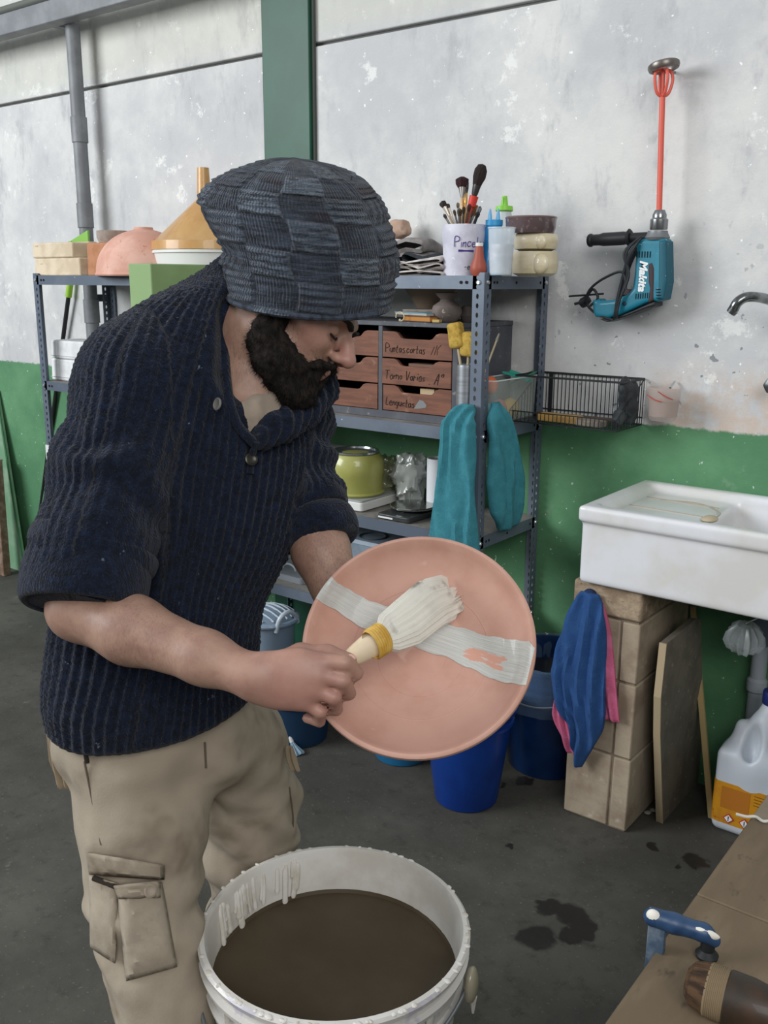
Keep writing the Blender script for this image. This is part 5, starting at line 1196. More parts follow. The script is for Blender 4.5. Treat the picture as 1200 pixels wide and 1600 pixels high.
part('inner_wall', MB().lathe([(RR-.002, Hb), (RR-.009, Hb+.001), (RR-.012, Hb-.006), (.196, Hb-.06), (.166, .02), (0, .02)], 96, fn=lambda a, z: 1+.0025*sin(3*a+1)), mat('inner_white', '#d3d1cc', .5, c2='#c4c0b8', s=9, bump=.3, bs=20, bd=.004, coat=.2), bk)
zl = Hb-.083
part('slip_surface', MB().lathe([(0, zl), (.12, zl), (.1915, zl), (.1945, zl+.006)], 64), mat('brown_slip', '#453b2d', .5, c2='#4e4435', s=5, spec=.25), bk)
# dried slip drips on the inner wall and the rim
MDS = mat('dried_slip', '#d6d3ce', .5, c2='#c2bcae', s=30)
vd_ = rng.uniform(0, 1, 60)
rm = random.Random(3)
def inner(a, z): r = .205-.009*(1-(z-(Hb-.06))/.06)-.004 if z > Hb-.06 else .196-.004-(Hb-.06-z)*.06; return np.array([r*cos(a), r*sin(a), z])
ang0 = atan2(rc[1], rc[0])  # direction away from the viewer
for i in range(26):
    a = ang0+.30+rm.uniform(0, .95); w_ = rm.uniform(.0025, .0055); l_ = rm.uniform(.03, .07); zt2 = Hb-.008-rm.uniform(0, .012)
    part('slip_run', MB().tube(curve3([inner(a, zt2), inner(a+.012, zt2-l_*.5), inner(a+rm.uniform(0, .04), zt2-l_)], 5), [w_*.5]+[w_]*8+[w_*1.2, w_*.8][:2], 8, flat=.8), MDS, bk)
for i in range(9):
    a = ang0+pi+rm.uniform(-1.1, 1.1); r = .2045; l_ = rm.uniform(.02, .07); w_ = rm.uniform(.004, .01)
    f_ = lambda z: np.array([(r-(Hb-z)*.06+.003)*cos(a), (r-(Hb-z)*.06+.003)*sin(a), z])
    part('slip_run', MB().tube([f_(Hb-.03), f_(Hb-.035-l_*.5), f_(Hb-.035-l_)], [w_, w_, w_*.5], 10, flat=.4), MDS, bk)
rim = MB()
for i in range(70):
    a = rm.uniform(0, 2*pi); rim.ball((( RR-.003)*cos(a), (RR-.003)*sin(a), Hb-.001), (rm.uniform(.003, .008), rm.uniform(.003, .006), .0022), 8, 6)
o = part('rim_crust', rim, MDS, bk); o['kind'] = 'stuff'
e_ = at(738, 1530, 1.43)-np.array([rc[0], rc[1], 0])
g = np.array([e_[0], e_[1], 0]); g /= np.linalg.norm(g)
c_ = g*.222+np.array([0, 0, Hb-.055])
part('handle_ear', MB().ball(c_, (.011, .022, .030), 20, 14, np.column_stack([g, np.cross((0, 0, 1), g), (0, 0, 1)])), mat('slimy_ear', '#9b947f', .25, coat=.5), bk)
part('drip', MB().tube([c_-(0, 0, .02)+g*.004, c_-(0, 0, .05)+g*.004], [.006, .002], 8), MDS, bk)
hn = MB().tube([np.array([(.216)*cos(q), (.216)*sin(q), Hb-.055-.09*sin(q-atan2(g[1], g[0]))**2]) for q in np.linspace(atan2(g[1], g[0]), atan2(g[1], g[0])-pi, 40)], .003, 8)
part('bail_handle', hn, mat('steel_dull', '#8d9094'), bk)
# ================================================================== the potter
MSK = None
def skin_material():
    k = NT('skin'); at_ = k.n('Attribute'); at_.attribute_name = 'tint'
    sp = k.n('SeparateXYZ'); k.link(at_.outputs['Vector'], sp.inputs[0])
    base = k.mix(k.ramp(k.noise(30, 5, .6), .35, .7), lin('#a58472'), lin('#927062'))
    base = k.mix(sp.outputs[0], base, lin('#ad7a70'))
    hair = k.math('MULTIPLY', sp.outputs[1], k.ramp(k.noise(330, 4, .8, stretch=(1, 1, .3)), .42, .75))
    base = k.mix(hair, base, lin('#5e473b'))
    k.link(base, k.b.inputs['Base Color']); k.b.inputs['Roughness'].default_value = .5
    k.b.inputs['Subsurface Weight'].default_value = .12; k.b.inputs['Subsurface Radius'].default_value = (.012, .005, .003)
    k.bump(k.noise(220, 3, .6), .15, .001); return k.m
MSK = skin_material()

# plate frame -----------------------------------------------------------------
PC = at(652, 1002, 1.27); PN = camvec(-.12, .47, .875); PB = basis(PN, CU)     # columns x, y, z=normal
PR = .1585
prof_in = [(0, -.060), (.03, -.059), (.06, -.055), (.09, -.047), (.115, -.037), (.135, -.024), (.1465, -.009), (.1505, -.0005), (.1530, .0022), (.1560, .0020), (.1585, .0)]
def pz(r): return float(np.interp(r, [q[0] for q in prof_in], [q[1] for q in prof_in]))
prof = prof_in+[(.1595, -.005), (.1580, -.010), (.1520, -.016), (.142, -.028), (.12, -.044), (.09, -.057), (.066, -.064), (.064, -.069), (.057, -.069), (.055, -.066), (0, -.067)]
plate = thing('clay_plate', 'large round terracotta plate with a white slip stripe, held up by the potter', 'plate', PC, 0, None, euler=Matrix(PB.tolist()).to_euler())
MTC = mat('raw_terracotta', '#c69c8c', .65, c2='#bb8f7e', s=9, c3='#cfa798', s3=14, bump=.06, bs=50)
part('dish', MB().lathe(prof, 120, fn=lambda a, z: 1+.0008*sin(3*a)), MTC, plate)
part('turning_rings', MB().lathe([(.034, -.0592), (.0355, -.0581), (.037, -.0588)], 80).lathe([(.0595, -.0557), (.0612, -.0543), (.0629, -.0549)], 80).lathe([(.0935, -.0463), (.0957, -.0443), (.098, -.0445)], 80), MTC, plate)
def on_plate(px, py, lift=.0013):
    v = ray(px, py); z = -.02
    for _ in range(8):
        p0 = PC+PN*z; t_ = ((p0-CC) @ PN)/(v @ PN); q = CC+v*t_; l = PB.T @ (q-PC); r = math.hypot(l[0], l[1])
        if r > .1575: l[:2] *= .1575/r; r = .1575
        z = pz(r)+lift
    l[2] = z; return l
up_ = [(508, 893), (540, 918), (575, 938), (620, 952), (680, 968), (730, 984), (770, 995), (800, 1000), (826, 1002), (836, 1012)]
lo_ = [(486, 930), (520, 950), (560, 978), (600, 997), (640, 1008), (700, 1028), (735, 1044), (765, 1060), (795, 1068), (822, 1070)]
NU, NV = 90, 14
U_ = [np.array([np.interp(i/(NU-1), np.linspace(0, 1, len(a)), [q[k] for q in a]) for k in (0, 1)]) for a in (up_,) for i in range(NU)]
L_ = [np.array([np.interp(i/(NU-1), np.linspace(0, 1, len(a)), [q[k] for q in a]) for k in (0, 1)]) for a in (lo_,) for i in range(NU)]
V = []; A = []
for j in range(NV):
    for i in range(NU):
        t_ = j/(NV-1); wob = (vnoise(np.array([i*.35, j*.0, 3.]), 1)*1.6 if j in (0, NV-1) else 0)
        p = U_[i]*(1-t_)+L_[i]*t_; V.append(on_plate(p[0], p[1]+wob)); A.append((i/(NU-1), t_, 0))
F = [(j*NU+i, j*NU+i+1, (j+1)*NU+i+1, (j+1)*NU+i) for j in range(NV-1) for i in range(NU-1)]
def slip_material():
    k = NT('white_slip_paint'); a_ = k.n('Attribute'); a_.attribute_name = 'st'; v = a_.outputs['Vector']
    st = k.noise(1, 5, .7, vec=v, stretch=(5, 34, 1)); sp = k.n('SeparateXYZ'); k.link(v, sp.inputs[0])
    base = k.mix(k.ramp(st, .3, .7), lin('#aeb0ab'), lin('#cbccc7'))
    m = k.math('MULTIPLY', k.ramp(k.math('ABSOLUTE', k.math('SUBTRACT', sp.outputs[0], .71)), .17, .06), k.ramp(k.math('ABSOLUTE', k.math('SUBTRACT', sp.outputs[1], .60)), .34, .1))
    hole = k.ramp(k.math('ADD', k.math('MULTIPLY', m, .42), k.noise(1, 4, .7, vec=v, stretch=(9, 9, 1))), .80, .86)
    k.link(k.mix(hole, base, lin('#cf9a86')), k.b.inputs['Base Color']); k.b.inputs['Roughness'].default_value = .4
    k.b.inputs['Coat Weight'].default_value = .2; k.bump(st, .4, .002); return k.m
o = part('slip_stripe', MB().add(V, F), slip_material(), plate); 
me = o.data
attr(o, 'st', A if len(me.vertices) == len(A) else np.array(A)[:len(me.vertices)])

# skeleton --------------------------------------------------------------------
foot0 = onz(250, 1740)
man = thing('person', 'bearded man in navy jumper, knit beanie and beige cargo trousers, brushing slip on a plate', 'person', (foot0[0], foot0[1], 0))
pel = at(235, 1120, 1.50); bel = at(245, 980, 1.48); chs = at(305, 730, 1.475); nkb = at(372, 565, 1.475)
shR = at(205, 612, 1.38); elR = at(126, 950, 1.30); wrR = at(392, 1056, 1.195)
shL = at(450, 640, 1.60); elL = at(470, 775, 1.55)
s_ax = camvec(.87, -.03, -.49)
palmL = PC+PB @ np.array([-.040, -.006, -.096]); wrL = PC+PB @ np.array([-.105, .035, -.130])
HC = at(463, 481, 1.42)
hf = camvec(.85, -.50, .20); hu = camvec(.5, .86, .0); hu = hu-hf*(hu @ hf); hu /= np.linalg.norm(hu); hr = np.cross(hf, hu)
HB = np.column_stack([hf, hu, hr])
def hd(f, u, r): return HC+HB @ np.array([f, u, r])
up3 = (chs-bel)/np.linalg.norm(chs-bel); sx3 = s_ax-up3*(s_ax @ up3); sx3 /= np.linalg.norm(sx3); fr3 = np.cross(sx3, up3)
if fr3 @ (-CF) < 0: fr3 = -fr3
TB = np.column_stack([sx3, up3, fr3])
hipR = at(195, 1185, 1.50); knR = at(215, 1400, 1.46); anR = onz(262, 1745)+(0, 0, .09)
hipL = at(372, 1165, 1.66); knL = at(388, 1318, 1.77); anL = knL*(1, 1, 0)+np.array([-.02, .03, .09])
allp = np.array([pel, nkb, shR, elR, wrR, shL, elL, wrL, hd(.12, .12, 0), hd(0, .12, 0), anR, anL, palmL, at(560, 1060, 1.19)])
lo = allp.min(0)-.16; hi = allp.max(0)+.12; lo[2] = -.01
S = SDF(lo, hi, .0036)
# torso and legs (mostly inside the clothes)
S.ell(pel, (.145, .12, .10), TB, .03); S.ell(bel, (.13, .16, .09), TB, .03); S.ell(chs, (.15, .15, .098), TB, .03)
S.cone(nkb-(0, 0, .05), nkb, .075, .06, .04)
S.chain([shR, chs, shL], [.055, .07, .055], .04)
for h_, k_, a_ in ((hipR, knR, anR), (hipL, knL, anL)):
    S.chain([h_, k_, a_], [.078, .055, .038], .03); fd = np.array([fr3[0], fr3[1], 0]); fd /= np.linalg.norm(fd)
    S.chain([a_+(0, 0, -.03), a_+fd*.15+(0, 0, -.055)], [.04, .028], .03)
# neck
S.chain([at(392, 560, 1.445), at(390, 620, 1.435), at(392, 670, 1.45)], [.060, .052, .045], .03)
S.chain([nkb, at(405, 520, 1.46), hd(-.035, -.05, 0)], [.064, .058, .060], .03)
# arms
S.chain([shR, elR], [.05, .043], .03)
m1_ = elR*.68+wrR*.32+camvec(0, -1, .2)*.002
S.chain([elR, m1_, elR*.25+wrR*.75, wrR], [.043, .0445, .033, .0275], .02)
S.chain([shL, elL], [.05, .042], .03)
S.chain([elL, elL*.62+wrL*.38, wrL], [.041, .044, .030], .02)
# head
S.ell(hd(-.018, .03, 0), (.098, .086, .076), HB, .02)
S.ell(hd(.030, -.030, 0), (.058, .084, .057), HB, .03)
S.chain([hd(-.005, -.058, .052), hd(.045, -.092, .030), hd(.068, -.104, .0)], [.02, .02, .02], .02)
S.chain([hd(-.005, -.058, -.052), hd(.045, -.092, -.030), hd(.068, -.104, .0)], [.02, .02, .02], .02)
for s_ in (1, -1):
    S.cone(hd(.074, .014, .040*s_), hd(.085, .017, .012*s_), .013, .012, .012)
    S.cone(hd(.050, -.016, .054*s_), hd(.070, -.028, .036*s_), .016, .015, .02)
    S.ell(hd(.093, -.008, .031*s_), (.015, .014, .017), HB, .012, True)
    S.ell(hd(.075, -.008, .031*s_), (.0138, .012, .0138), HB, .003)
    S.ell(hd(-.012, -.010, .076*s_), (.018, .031, .010), HB, .006)
    S.ell(hd(-.006, -.006, .086*s_), (.009, .018, .005), HB, .004, True)
S.chain([hd(.083, .006, 0), hd(.101, -.015, 0), hd(.113, -.032, 0)], [.0085, .0095, .0125], .010)
for s_ in (1, -1): S.ell(hd(.099, -.038, .0125*s_), (.011, .0085, .008), HB, .006); S.ell(hd(.101, -.047, .007*s_), (.005, .004, .004), HB, .003, True)
S.chain([hd(.078, -.064, -.022), hd(.090, -.062, 0), hd(.078, -.064, .022)], [.005, .0075, .005], .008)
S.chain([hd(.076, -.073, -.020), hd(.087, -.073, 0), hd(.076, -.073, .020)], [.004, .006, .004], .006)
# right hand, closed round the brush handle
def RH(px, py, z): return at(px, py, z)
S.ell(RH(440, 1063, 1.188), (.050, .039, .019), np.column_stack([camvec(1, -.02, .05), camvec(.02, 1, .1), camvec(-.05, -.1, 1)]), .022)
S.ell(RH(470, 1060, 1.186), (.036, .039, .020), np.column_stack([camvec(1, -.02, .05), camvec(.02, 1, .1), camvec(-.05, -.1, 1)]), .012)
fing = [[(500, 1034, 1.183), (538, 1036, 1.178), (556, 1052, 1.198), (543, 1064, 1.214)],
        [(500, 1056, 1.180), (536, 1064, 1.178), (545, 1083, 1.200), (524, 1088, 1.214)],
        [(490, 1078, 1.182), (522, 1090, 1.180), (525, 1108, 1.201), (503, 1108, 1.213)],
        [(474, 1096, 1.187), (500, 1112, 1.186), (499, 1127, 1.204), (480, 1122, 1.213)]]
for i, fg in enumerate(fing):
    P_ = [RH(*q) for q in fg]; r0 = [.0102, .0100, .0095, .0085][i]
    S.chain([P_[0]*.5+RH(455, 1060, 1.19)*.5, P_[0]], [r0*1.1, r0*1.12], .010); S.chain(P_, [r0*1.1, r0, r0*.92, r0*.82], .003)
S.chain([RH(420, 1042, 1.200), RH(470, 1022, 1.206), RH(512, 1022, 1.204), RH(546, 1031, 1.200)], [.016, .0135, .0115, .0095], .008)
# left hand spread under the plate
def PLp(x, y, z): return PC+PB @ np.array([x, y, z])
S.ell(palmL, (.044, .038, .016), PB @ np.column_stack([[.93, -.37, 0], [.37, .93, 0], [0, 0, 1]]), .02)
S.chain([wrL, palmL], [.029, .024], .02)
for (a_, l_, y_) in ((.50, .075, .030), (.12, .085, .012), (-.25, .078, -.010), (-.65, .062, -.030)):
    b0 = np.array([-.012, y_-.012, -.090]); d_ = np.array([cos(a_), sin(a_), 0])
    S.chain([PLp(*b0), PLp(*(b0+d_*l_*.5+(0, 0, -.002))), PLp(*(b0+d_*l_*.8+(0, 0, .006))), PLp(*(b0+d_*l_+(0, 0, .012)))], [.0105, .0095, .009, .008], .004)
S.chain([PLp(-.06, .02, -.094), PLp(-.052, .062, -.086), PLp(-.03, .090, -.068)], [.014, .0115, .0095], .006)
V, Q = S.mesh(1)
body = part('body', (V, Q), MSK, man, world=True)
tint = np.zeros((len(V), 3))
g = lambda c, r: np.exp(-((V-c)**2).sum(1)/(r*r))
tint[:, 0] = np.clip(.9*g(hd(.108, -.032, 0), .022)+.55*g(hd(.06, -.02, .05), .03)+.5*g(RH(500, 1085, 1.19), .06)+.3*g(RH(440, 1070, 1.19), .06), 0, 1)
farm = np.clip(1-np.abs(((V-elR) @ (wrR-elR))/((wrR-elR) @ (wrR-elR))-.45)/.5, 0, 1)*(np.linalg.norm(V-(elR+wrR)/2, axis=1) < .2)
tint[:, 1] = np.clip(farm*.5+.7*g(wrL*.5+elL*.5, .10)+.9*g(at(385, 560, 1.40), .045)+1.0*g(hd(.03, -.045, .058), .022)+.8*g(hd(.075, -.055, .03), .02), 0, 1)
attr(body, 'tint', tint)
# nails on the right hand
NL = mat('nail', '#cfa79a', .35)
for i, fg in enumerate(fing[:1]): pass
part('thumb_nail', MB().ball(RH(546, 1031, 1.200)+camvec(.2, .5, .8)*.0075, (.007, .0048, .0022), 14, 8, np.column_stack([camvec(1, -.15, 0), camvec(.15, .85, -.5), camvec(.1, .5, .85)])), NL, body, world=True)
# eyelashes and brows
MHR = mat('dark_hair', '#1d1918', .8, c2='#2c2624', s=80, spec=.3)
for s_ in (1, -1):
    pts = curve3([hd(.086, -.013, .018*s_), hd(.0895, -.0175, .030*s_), hd(.083, -.015, .044*s_)], 6)
    part('eyelash_line', MB().tube(pts, [.0009]+[.0018]*(len(pts)-2)+[.0007], 6), MHR, body, world=True)
    pts = curve3([hd(.097, .008, .010*s_), hd(.0945, .013, .028*s_), hd(.083, .009, .050*s_)], 8)
    part('eyebrow', MB().tube(pts, list(np.interp(np.linspace(0, 1, len(pts)), [0, .3, 1], [.004, .0052, .0015])), 8, flat=.7), MHR, body, world=True)
part('mouth_line', MB().tube(curve3([hd(.083, -.0685, .021), hd(.0955, -.0685, 0), hd(.083, -.0685, -.021)], 6), .0013, 6), mat('mouth_dark', '#5b2f2c', .6), body, world=True)

# beard -----------------------------------------------------------------------
Bd = SDF(HC-.17, HC+.17, .0030)
for s_ in (1, -1):
    Bd.chain([hd(.004, .012, .066*s_), hd(.006, -.03, .064*s_), hd(.002, -.060, .060*s_), hd(.03, -.088, .045*s_), hd(.062, -.108, .018*s_), hd(.070, -.112, 0)], [.009, .014, .018, .021, .023, .023], .018)
    Bd.chain([hd(.035, -.058, .054*s_), hd(.062, -.078, .038*s_), hd(.078, -.088, .015*s_)], [.008, .010, .011], .015)
    Bd.chain([hd(.0985, -.052, .004*s_), hd(.090, -.058, .024*s_), hd(.072, -.074, .036*s_)], [.0052, .006, .006], .006)
    Bd.cone(hd(.012, -.068, .056*s_), hd(.05, -.090, .040*s_), .014, .015, .012); Bd.cone(hd(.080, -.088, .012*s_), hd(.078, -.105, .0), .010, .014, .01)
    Bd.cone(hd(.012, -.088, .050*s_), hd(.042, -.100, .040*s_), .018, .018, .014); Bd.cone(hd(.025, -.072, .056*s_), hd(.05, -.086, .046*s_), .014, .014, .012); Bd.cone(hd(.090, -.060, .006*s_), hd(.086, -.080, .016*s_), .0075, .009, .008)
    Bd.cone(hd(-.01, -.075, .045*s_), hd(.03, -.105, .02*s_), .014, .018, .02)
V, Q = Bd.mesh(1); N_ = normals(V, Q)
V = V+N_*(vnoise(V, 70, 2)*.0038+vnoise(V, 200, 5)*.0020)[:, None]
# patches thin out high on the cheek
beard = part('beard', (V, Q), mat('beard_black', '#161412', .9, c2='#2a2421', s=120, stretch=(1, 1, .4), spec=.2, bump=.8, bs=260), man, world=True)
sel = rng.choice(len(V), 5200); hv = []; hfc = []
dn = -hu*.8+hf*.12
for k, i in enumerate(sel):
    p = V[i]; d_ = N_[i]*.7+dn*.8+rng.normal(0, .3, 3); d_ /= np.linalg.norm(d_); L = rng.uniform(.004, .010); sd_ = np.cross(d_, N_[i]+.1); sd_ /= np.linalg.norm(sd_)+1e-9
    b = len(hv); hv += [p-sd_*.00045, p+sd_*.00045, p+N_[i]*.0006, p+d_*L]; hfc += [(b, b+1, b+3), (b+1, b+2, b+3), (b+2, b, b+3)]
me = MB().add(hv, hfc)
o = part('beard_hairs', (np.array(hv), np.array(hfc)), MHR, beard, world=True, smooth=False); o['kind'] = 'stuff'
# stubble on the neck
# beanie ----------------------------------------------------------------------
e1 = camvec(.99, -.11, .06); ax_ = camvec(.12, .87, .42); ax_ = ax_-e1*(ax_ @ e1); ax_ /= np.linalg.norm(ax_); e2 = np.cross(ax_, e1)
if e2 @ (-CF) < 0: e2 = -e2
sp_ = curve3([at(481, 468, 1.415), at(484, 420, 1.42), at(478, 370, 1.425), at(464, 312, 1.43), at(460, 275, 1.435), at(460, 246, 1.44)], 14)
NV_, NU_ = 230, 520; ns = len(sp_)
tt = np.linspace(0, 1, NV_); TH = np.linspace(0, 2*pi, NU_, endpoint=False)
rf = np.interp(tt, [0, .04, .2, .4, .55, .68, .8, .9, .96, 1], [.985, 1.0, 1.075, 1.10, 1.07, .99, .84, .60, .38, .0])
rf = np.convolve(np.pad(rf, 6, mode='edge'), np.ones(13)/13, 'valid'); rf *= np.clip((1-tt)/.03, 0, 1)**.5
SP = np.array(sp_); cs_ = np.stack([np.interp(tt**.9*(ns-1), range(ns), SP[:, i]) for i in range(3)], 1)
T, Aa = np.meshgrid(tt, TH, indexing='ij')
back = np.maximum(0, np.cos(Aa-pi))**2
R1 = .1235; R2 = .108
add = back*(.016*np.exp(-((T-.50)/.12)**2)-.012*np.exp(-((T-.26)/.06)**2)-.018*np.clip((T-.66)/.15, 0, 1))*np.clip((1-T)/.1, 0, 1)
nx_ = vnoise(np.stack([np.cos(Aa)*2.2, np.sin(Aa)*2.2, T*5], -1), 1, 3.3)
rr1 = rf[:, None]*(1+.018*nx_)
# basket knit blocks
nb = 12; rows_n = 6.0
TV = T*rows_n+.12*np.sin(Aa*2+1); row = np.floor(TV); fv = TV-row
UB = Aa/(2*pi)*nb+.5*(row % 2)*0+.06*np.sin(TV*3); blk = np.floor(UB); fu = UB-blk
par = ((row+blk) % 2)
edge_u = np.clip(np.minimum(fu, 1-fu)/.08, 0, 1); edge_v = np.clip(np.minimum(fv, 1-fv)/.10, 0, 1); em = (edge_u*edge_v)**.6
rib = .5-.5*np.cos(2*pi*fv*4)
st_ = .5-.5*np.cos(2*pi*fu*11)
dsp = np.where(par == 0, (.0038+.0028*rib)*em, (.0006+.0010*st_+.0006*rib)*em)*np.clip(rf/.5, 0, 1)[:, None]
dsp = dsp+vnoise(np.stack([np.cos(Aa)*60, np.sin(Aa)*60, T*160], -1), 1)*.0006
# folds near the gathered crown
dsp = dsp+.006*np.clip((T-.62)/.25, 0, 1)*np.sin(Aa*6+2*nx_*3)*np.clip((1-T)/.2, 0, 1)
Vh = cs_[:, None, :]+(rr1*R1+add+dsp)[..., None]*np.cos(Aa)[..., None]*e1+(rr1*R2+dsp+add*.3)[..., None]*np.sin(Aa)[..., None]*e2
dome = (.045*(1-np.sqrt(np.clip(1-((np.clip(T, .6, 1)-.6)/.4)**2, 0, 1))))[..., None]*0
Vh = Vh.reshape(-1, 3); idx = np.arange(NV_*NU_).reshape(NV_, NU_)
Qh = np.stack([idx[:-1, :], np.roll(idx, -1, 1)[:-1, :], np.roll(idx, -1, 1)[1:, :], idx[1:, :]], -1).reshape(-1, 4)
def knit_material():
    k = NT('grey_blue_melange_knit'); a_ = k.n('Attribute'); a_.attribute_name = 'knit'; v = a_.outputs['Vector']
    sp = k.n('SeparateXYZ'); k.link(v, sp.inputs[0])
    base = k.mix(k.ramp(k.noise(1, 4, .7, vec=v, stretch=(14, 130, 3)), .36, .68), lin('#1e222a'), lin('#3f4754'))
    base = k.mix(k.math('MULTIPLY', sp.outputs[2], k.ramp(k.noise(1, 5, .8, vec=v, stretch=(60, 300, 3)), .42, .62)), base, lin('#68737f'))
    base = k.mix(k.ramp(k.noise(1, 2, .5, vec=v, stretch=(11, 22, 5)), .58, .75), base, lin('#2a252d'))
    k.link(base, k.b.inputs['Base Color']); k.b.inputs['Roughness'].default_value = .95; k.b.inputs['Specular IOR Level'].default_value = .15
    k.b.inputs['Sheen Weight'].default_value = .15
    wv = k.n('TexWave'); wv.wave_type = 'BANDS'; wv.bands_direction = 'X'; wv.inputs['Scale'].default_value = 70; wv.inputs['Distortion'].default_value = 3; k.link(v, wv.inputs['Vector'])
    k.bump(k.math('ADD', wv.outputs['Fac'], k.noise(1, 3, .7, vec=v, stretch=(400, 500, 5))), .7, .0025); return k.m
bea = part('beanie', (Vh, Qh[:, ::-1] if np.cross(e1, e2) @ ax_ < 0 else Qh), knit_material(), man, world=True)
brow_ = (np.sin(row*12.9898+blk*78.233)*43758.5453) % 1
kn = np.stack([Aa*.12, T*.28, np.where(par == 0, .15+.75*brow_, .18*brow_)], -1).reshape(-1, 3); attr(bea, 'knit', kn)
# rolled edge of the beanie
ring = [cs_[0]+e1*R1*.985*cos(a)+e2*R2*.985*sin(a) for a in np.linspace(0, 2*pi, 121)]
part('brim_edge', MB().tube(ring, [.0042+.0006*(i % 2) for i in range(121)], 8), mat('brim_knit', '#3b4350', .95, c2='#262a33', s=90, bump=.6, bs=300), bea, world=True)

# jumper ----------------------------------------------------------------------
J = SDF(np.min([pel, shR, elR, shL, elL, nkb], 0)-.2, np.max([pel, shR, elR, shL, elL, hd(0, 0, 0)], 0)+.12, .0042)
J.ell(at(240, 1110, 1.485), (.168, .12, .125), TB, .04)
J.ell(at(246, 1000, 1.48), (.165, .17, .120), TB, .05)
J.ell(at(318, 800, 1.475), (.148, .20, .118), TB, .05)
J.ell(at(318, 690, 1.47), (.172, .14, .120), TB, .05)
J.chain([at(215, 590, 1.40), at(300, 560, 1.45), at(400, 590, 1.53), at(452, 650, 1.58)], [.088, .092, .082, .062], .05)
J.chain([at(300, 600, 1.45), at(372, 520, 1.47), at(414, 452, 1.48)], [.12, .098, .082], .03)      # stand-up collar
# right sleeve, rolled up to the elbow
J2 = SDF(J.lo, J.lo+(J.n-1)*J.h-1e-6, J.h)
assert (J2.n == J.n).all(), (J2.n, J.n)
J2.chain([at(222, 618, 1.385), at(176, 760, 1.345), at(146, 850, 1.315)], [.094, .084, .078], .035)
cfd = (wrR-elR)/np.linalg.norm(wrR-elR)
elc = at(138, 893, 1.305); adn = elc-at(176, 760, 1.345); adn /= np.linalg.norm(adn)
J2.chain([at(146, 850, 1.315), elc+adn*.09], [.078, .074], .02); J2.cut(elc+adn*.052, adn)
# left sleeve
J3 = SDF(J.lo, J.lo+(J.n-1)*J.h-1e-6, J.h)
J3.chain([at(452, 655, 1.575), at(470, 740, 1.555)], [.066, .058], .03)
J3.chain([at(470, 735, 1.555), at(484, 790, 1.54)], [.058, .060], .01)
cl_ = wrL-elL; cl_ /= np.linalg.norm(cl_)
cLd = at(530, 905, 1.47)-at(500, 828, 1.515); cLd /= np.linalg.norm(cLd); cLp = at(502, 834, 1.515)+cLd*.018
J3.chain([at(486, 800, 1.535), at(515, 865, 1.50)], [.058, .050], .006); J3.cut(cLp, cLd)
for G_ in (J2, J3):
    h_ = np.maximum(.03-np.abs(J.F-G_.F), 0)/.03; J.F = (np.minimum(J.F, G_.F)-h_*h_*.03*.25).astype(np.float32)
# collar flap on the far side
J.chain([at(409, 688, 1.375), at(440, 666, 1.40), at(476, 640, 1.44), at(505, 610, 1.485), at(508, 596, 1.50)], [.016, .024, .026, .022, .018], .008)
J.chain([at(418, 660, 1.39), at(455, 632, 1.43), at(492, 600, 1.475), at(500, 585, 1.49)], [.014, .020, .022, .016], .012)
# hollow of the neck
J.chain([nkb, at(430, 470, 1.46), at(455, 400, 1.44)], [.068, .082, .11], .01, True)
J.chain([at(408, 500, 1.38), at(398, 580, 1.345), at(396, 640, 1.325), at(399, 678, 1.315)], [.064, .056, .038, .014], .008, True)
J.chain([at(440, 540, 1.40), at(425, 610, 1.36)], [.055, .03], .008, True)
# cut the cuffs and hem
def cutlocal(G, p, n, lim, k=0):        # trims only near p
    n = np.asarray(n)/np.linalg.norm(n); sl, (X_, Y_, Z_) = G._blk(p-lim, p+lim, 0)
    d = ((X_-p[0])*n[0]+(Y_-p[1])*n[1]+(Z_-p[2])*n[2]).astype(np.float32)
    rr_ = np.sqrt((X_-p[0])**2+(Y_-p[1])**2+(Z_-p[2])**2); m_ = np.maximum(-d, rr_-lim)     # solid to remove: d>0 and within lim
    G._op(sl, m_, k, True)
h1, h2, h3 = at(68, 1112, 1.50), at(240, 1182, 1.355), at(400, 1088, 1.50)
hn_ = np.cross(h2-h1, h3-h1); hn_ /= np.linalg.norm(hn_); hn_ = -hn_ if hn_[2] > 0 else hn_
J.cut(h2, hn_, .01)
# ring grooves that make the turned-up cuffs
V, Q = J.mesh(2); N_ = normals(V, Q)
def seg(P, a, b): ab = b-a; t_ = np.clip(((P-a) @ ab)/(ab @ ab), 0, 1); return np.linalg.norm(P-(a+t_[:, None]*ab), axis=1), t_, ab
dT, tT, abT = seg(V, at(240, 1150, 1.485), at(330, 620, 1.47)); dR, tR, abR = seg(V, at(212, 600, 1.385), elc); dL, tL, abL = seg(V, at(452, 650, 1.575), at(497, 822, 1.52))
which = np.argmin(np.stack([dT-.15, dR-.088, dL-.06]), 0)
def axc(P, a, ab, r0, ref):
    z = ab/np.linalg.norm(ab); x = ref-z*(ref @ z); x /= np.linalg.norm(x); y = np.cross(z, x); q = P-a
    return np.arctan2(q @ y, q @ x)*r0, q @ z
ref = CF
uT, vT = axc(V, at(240, 1150, 1.485), abT, .155, ref); uR, vR = axc(V, at(212, 600, 1.385), abR, .088, ref); uL, vL = axc(V, at(452, 650, 1.575), abL, .06, ref)
u = np.choose(which, [uT, uR, uL]); v = np.choose(which, [vT, vR, vL])
cuffR = (V-elc) @ cfd
isc = (which == 1) & (cuffR > -.01) & (np.linalg.norm(V-elc, axis=1) < .2)
warp = .004*vnoise(V, 9, 1)+.0015*vnoise(V, 30, 2)
ph = 2*pi*(u+warp)/.0165
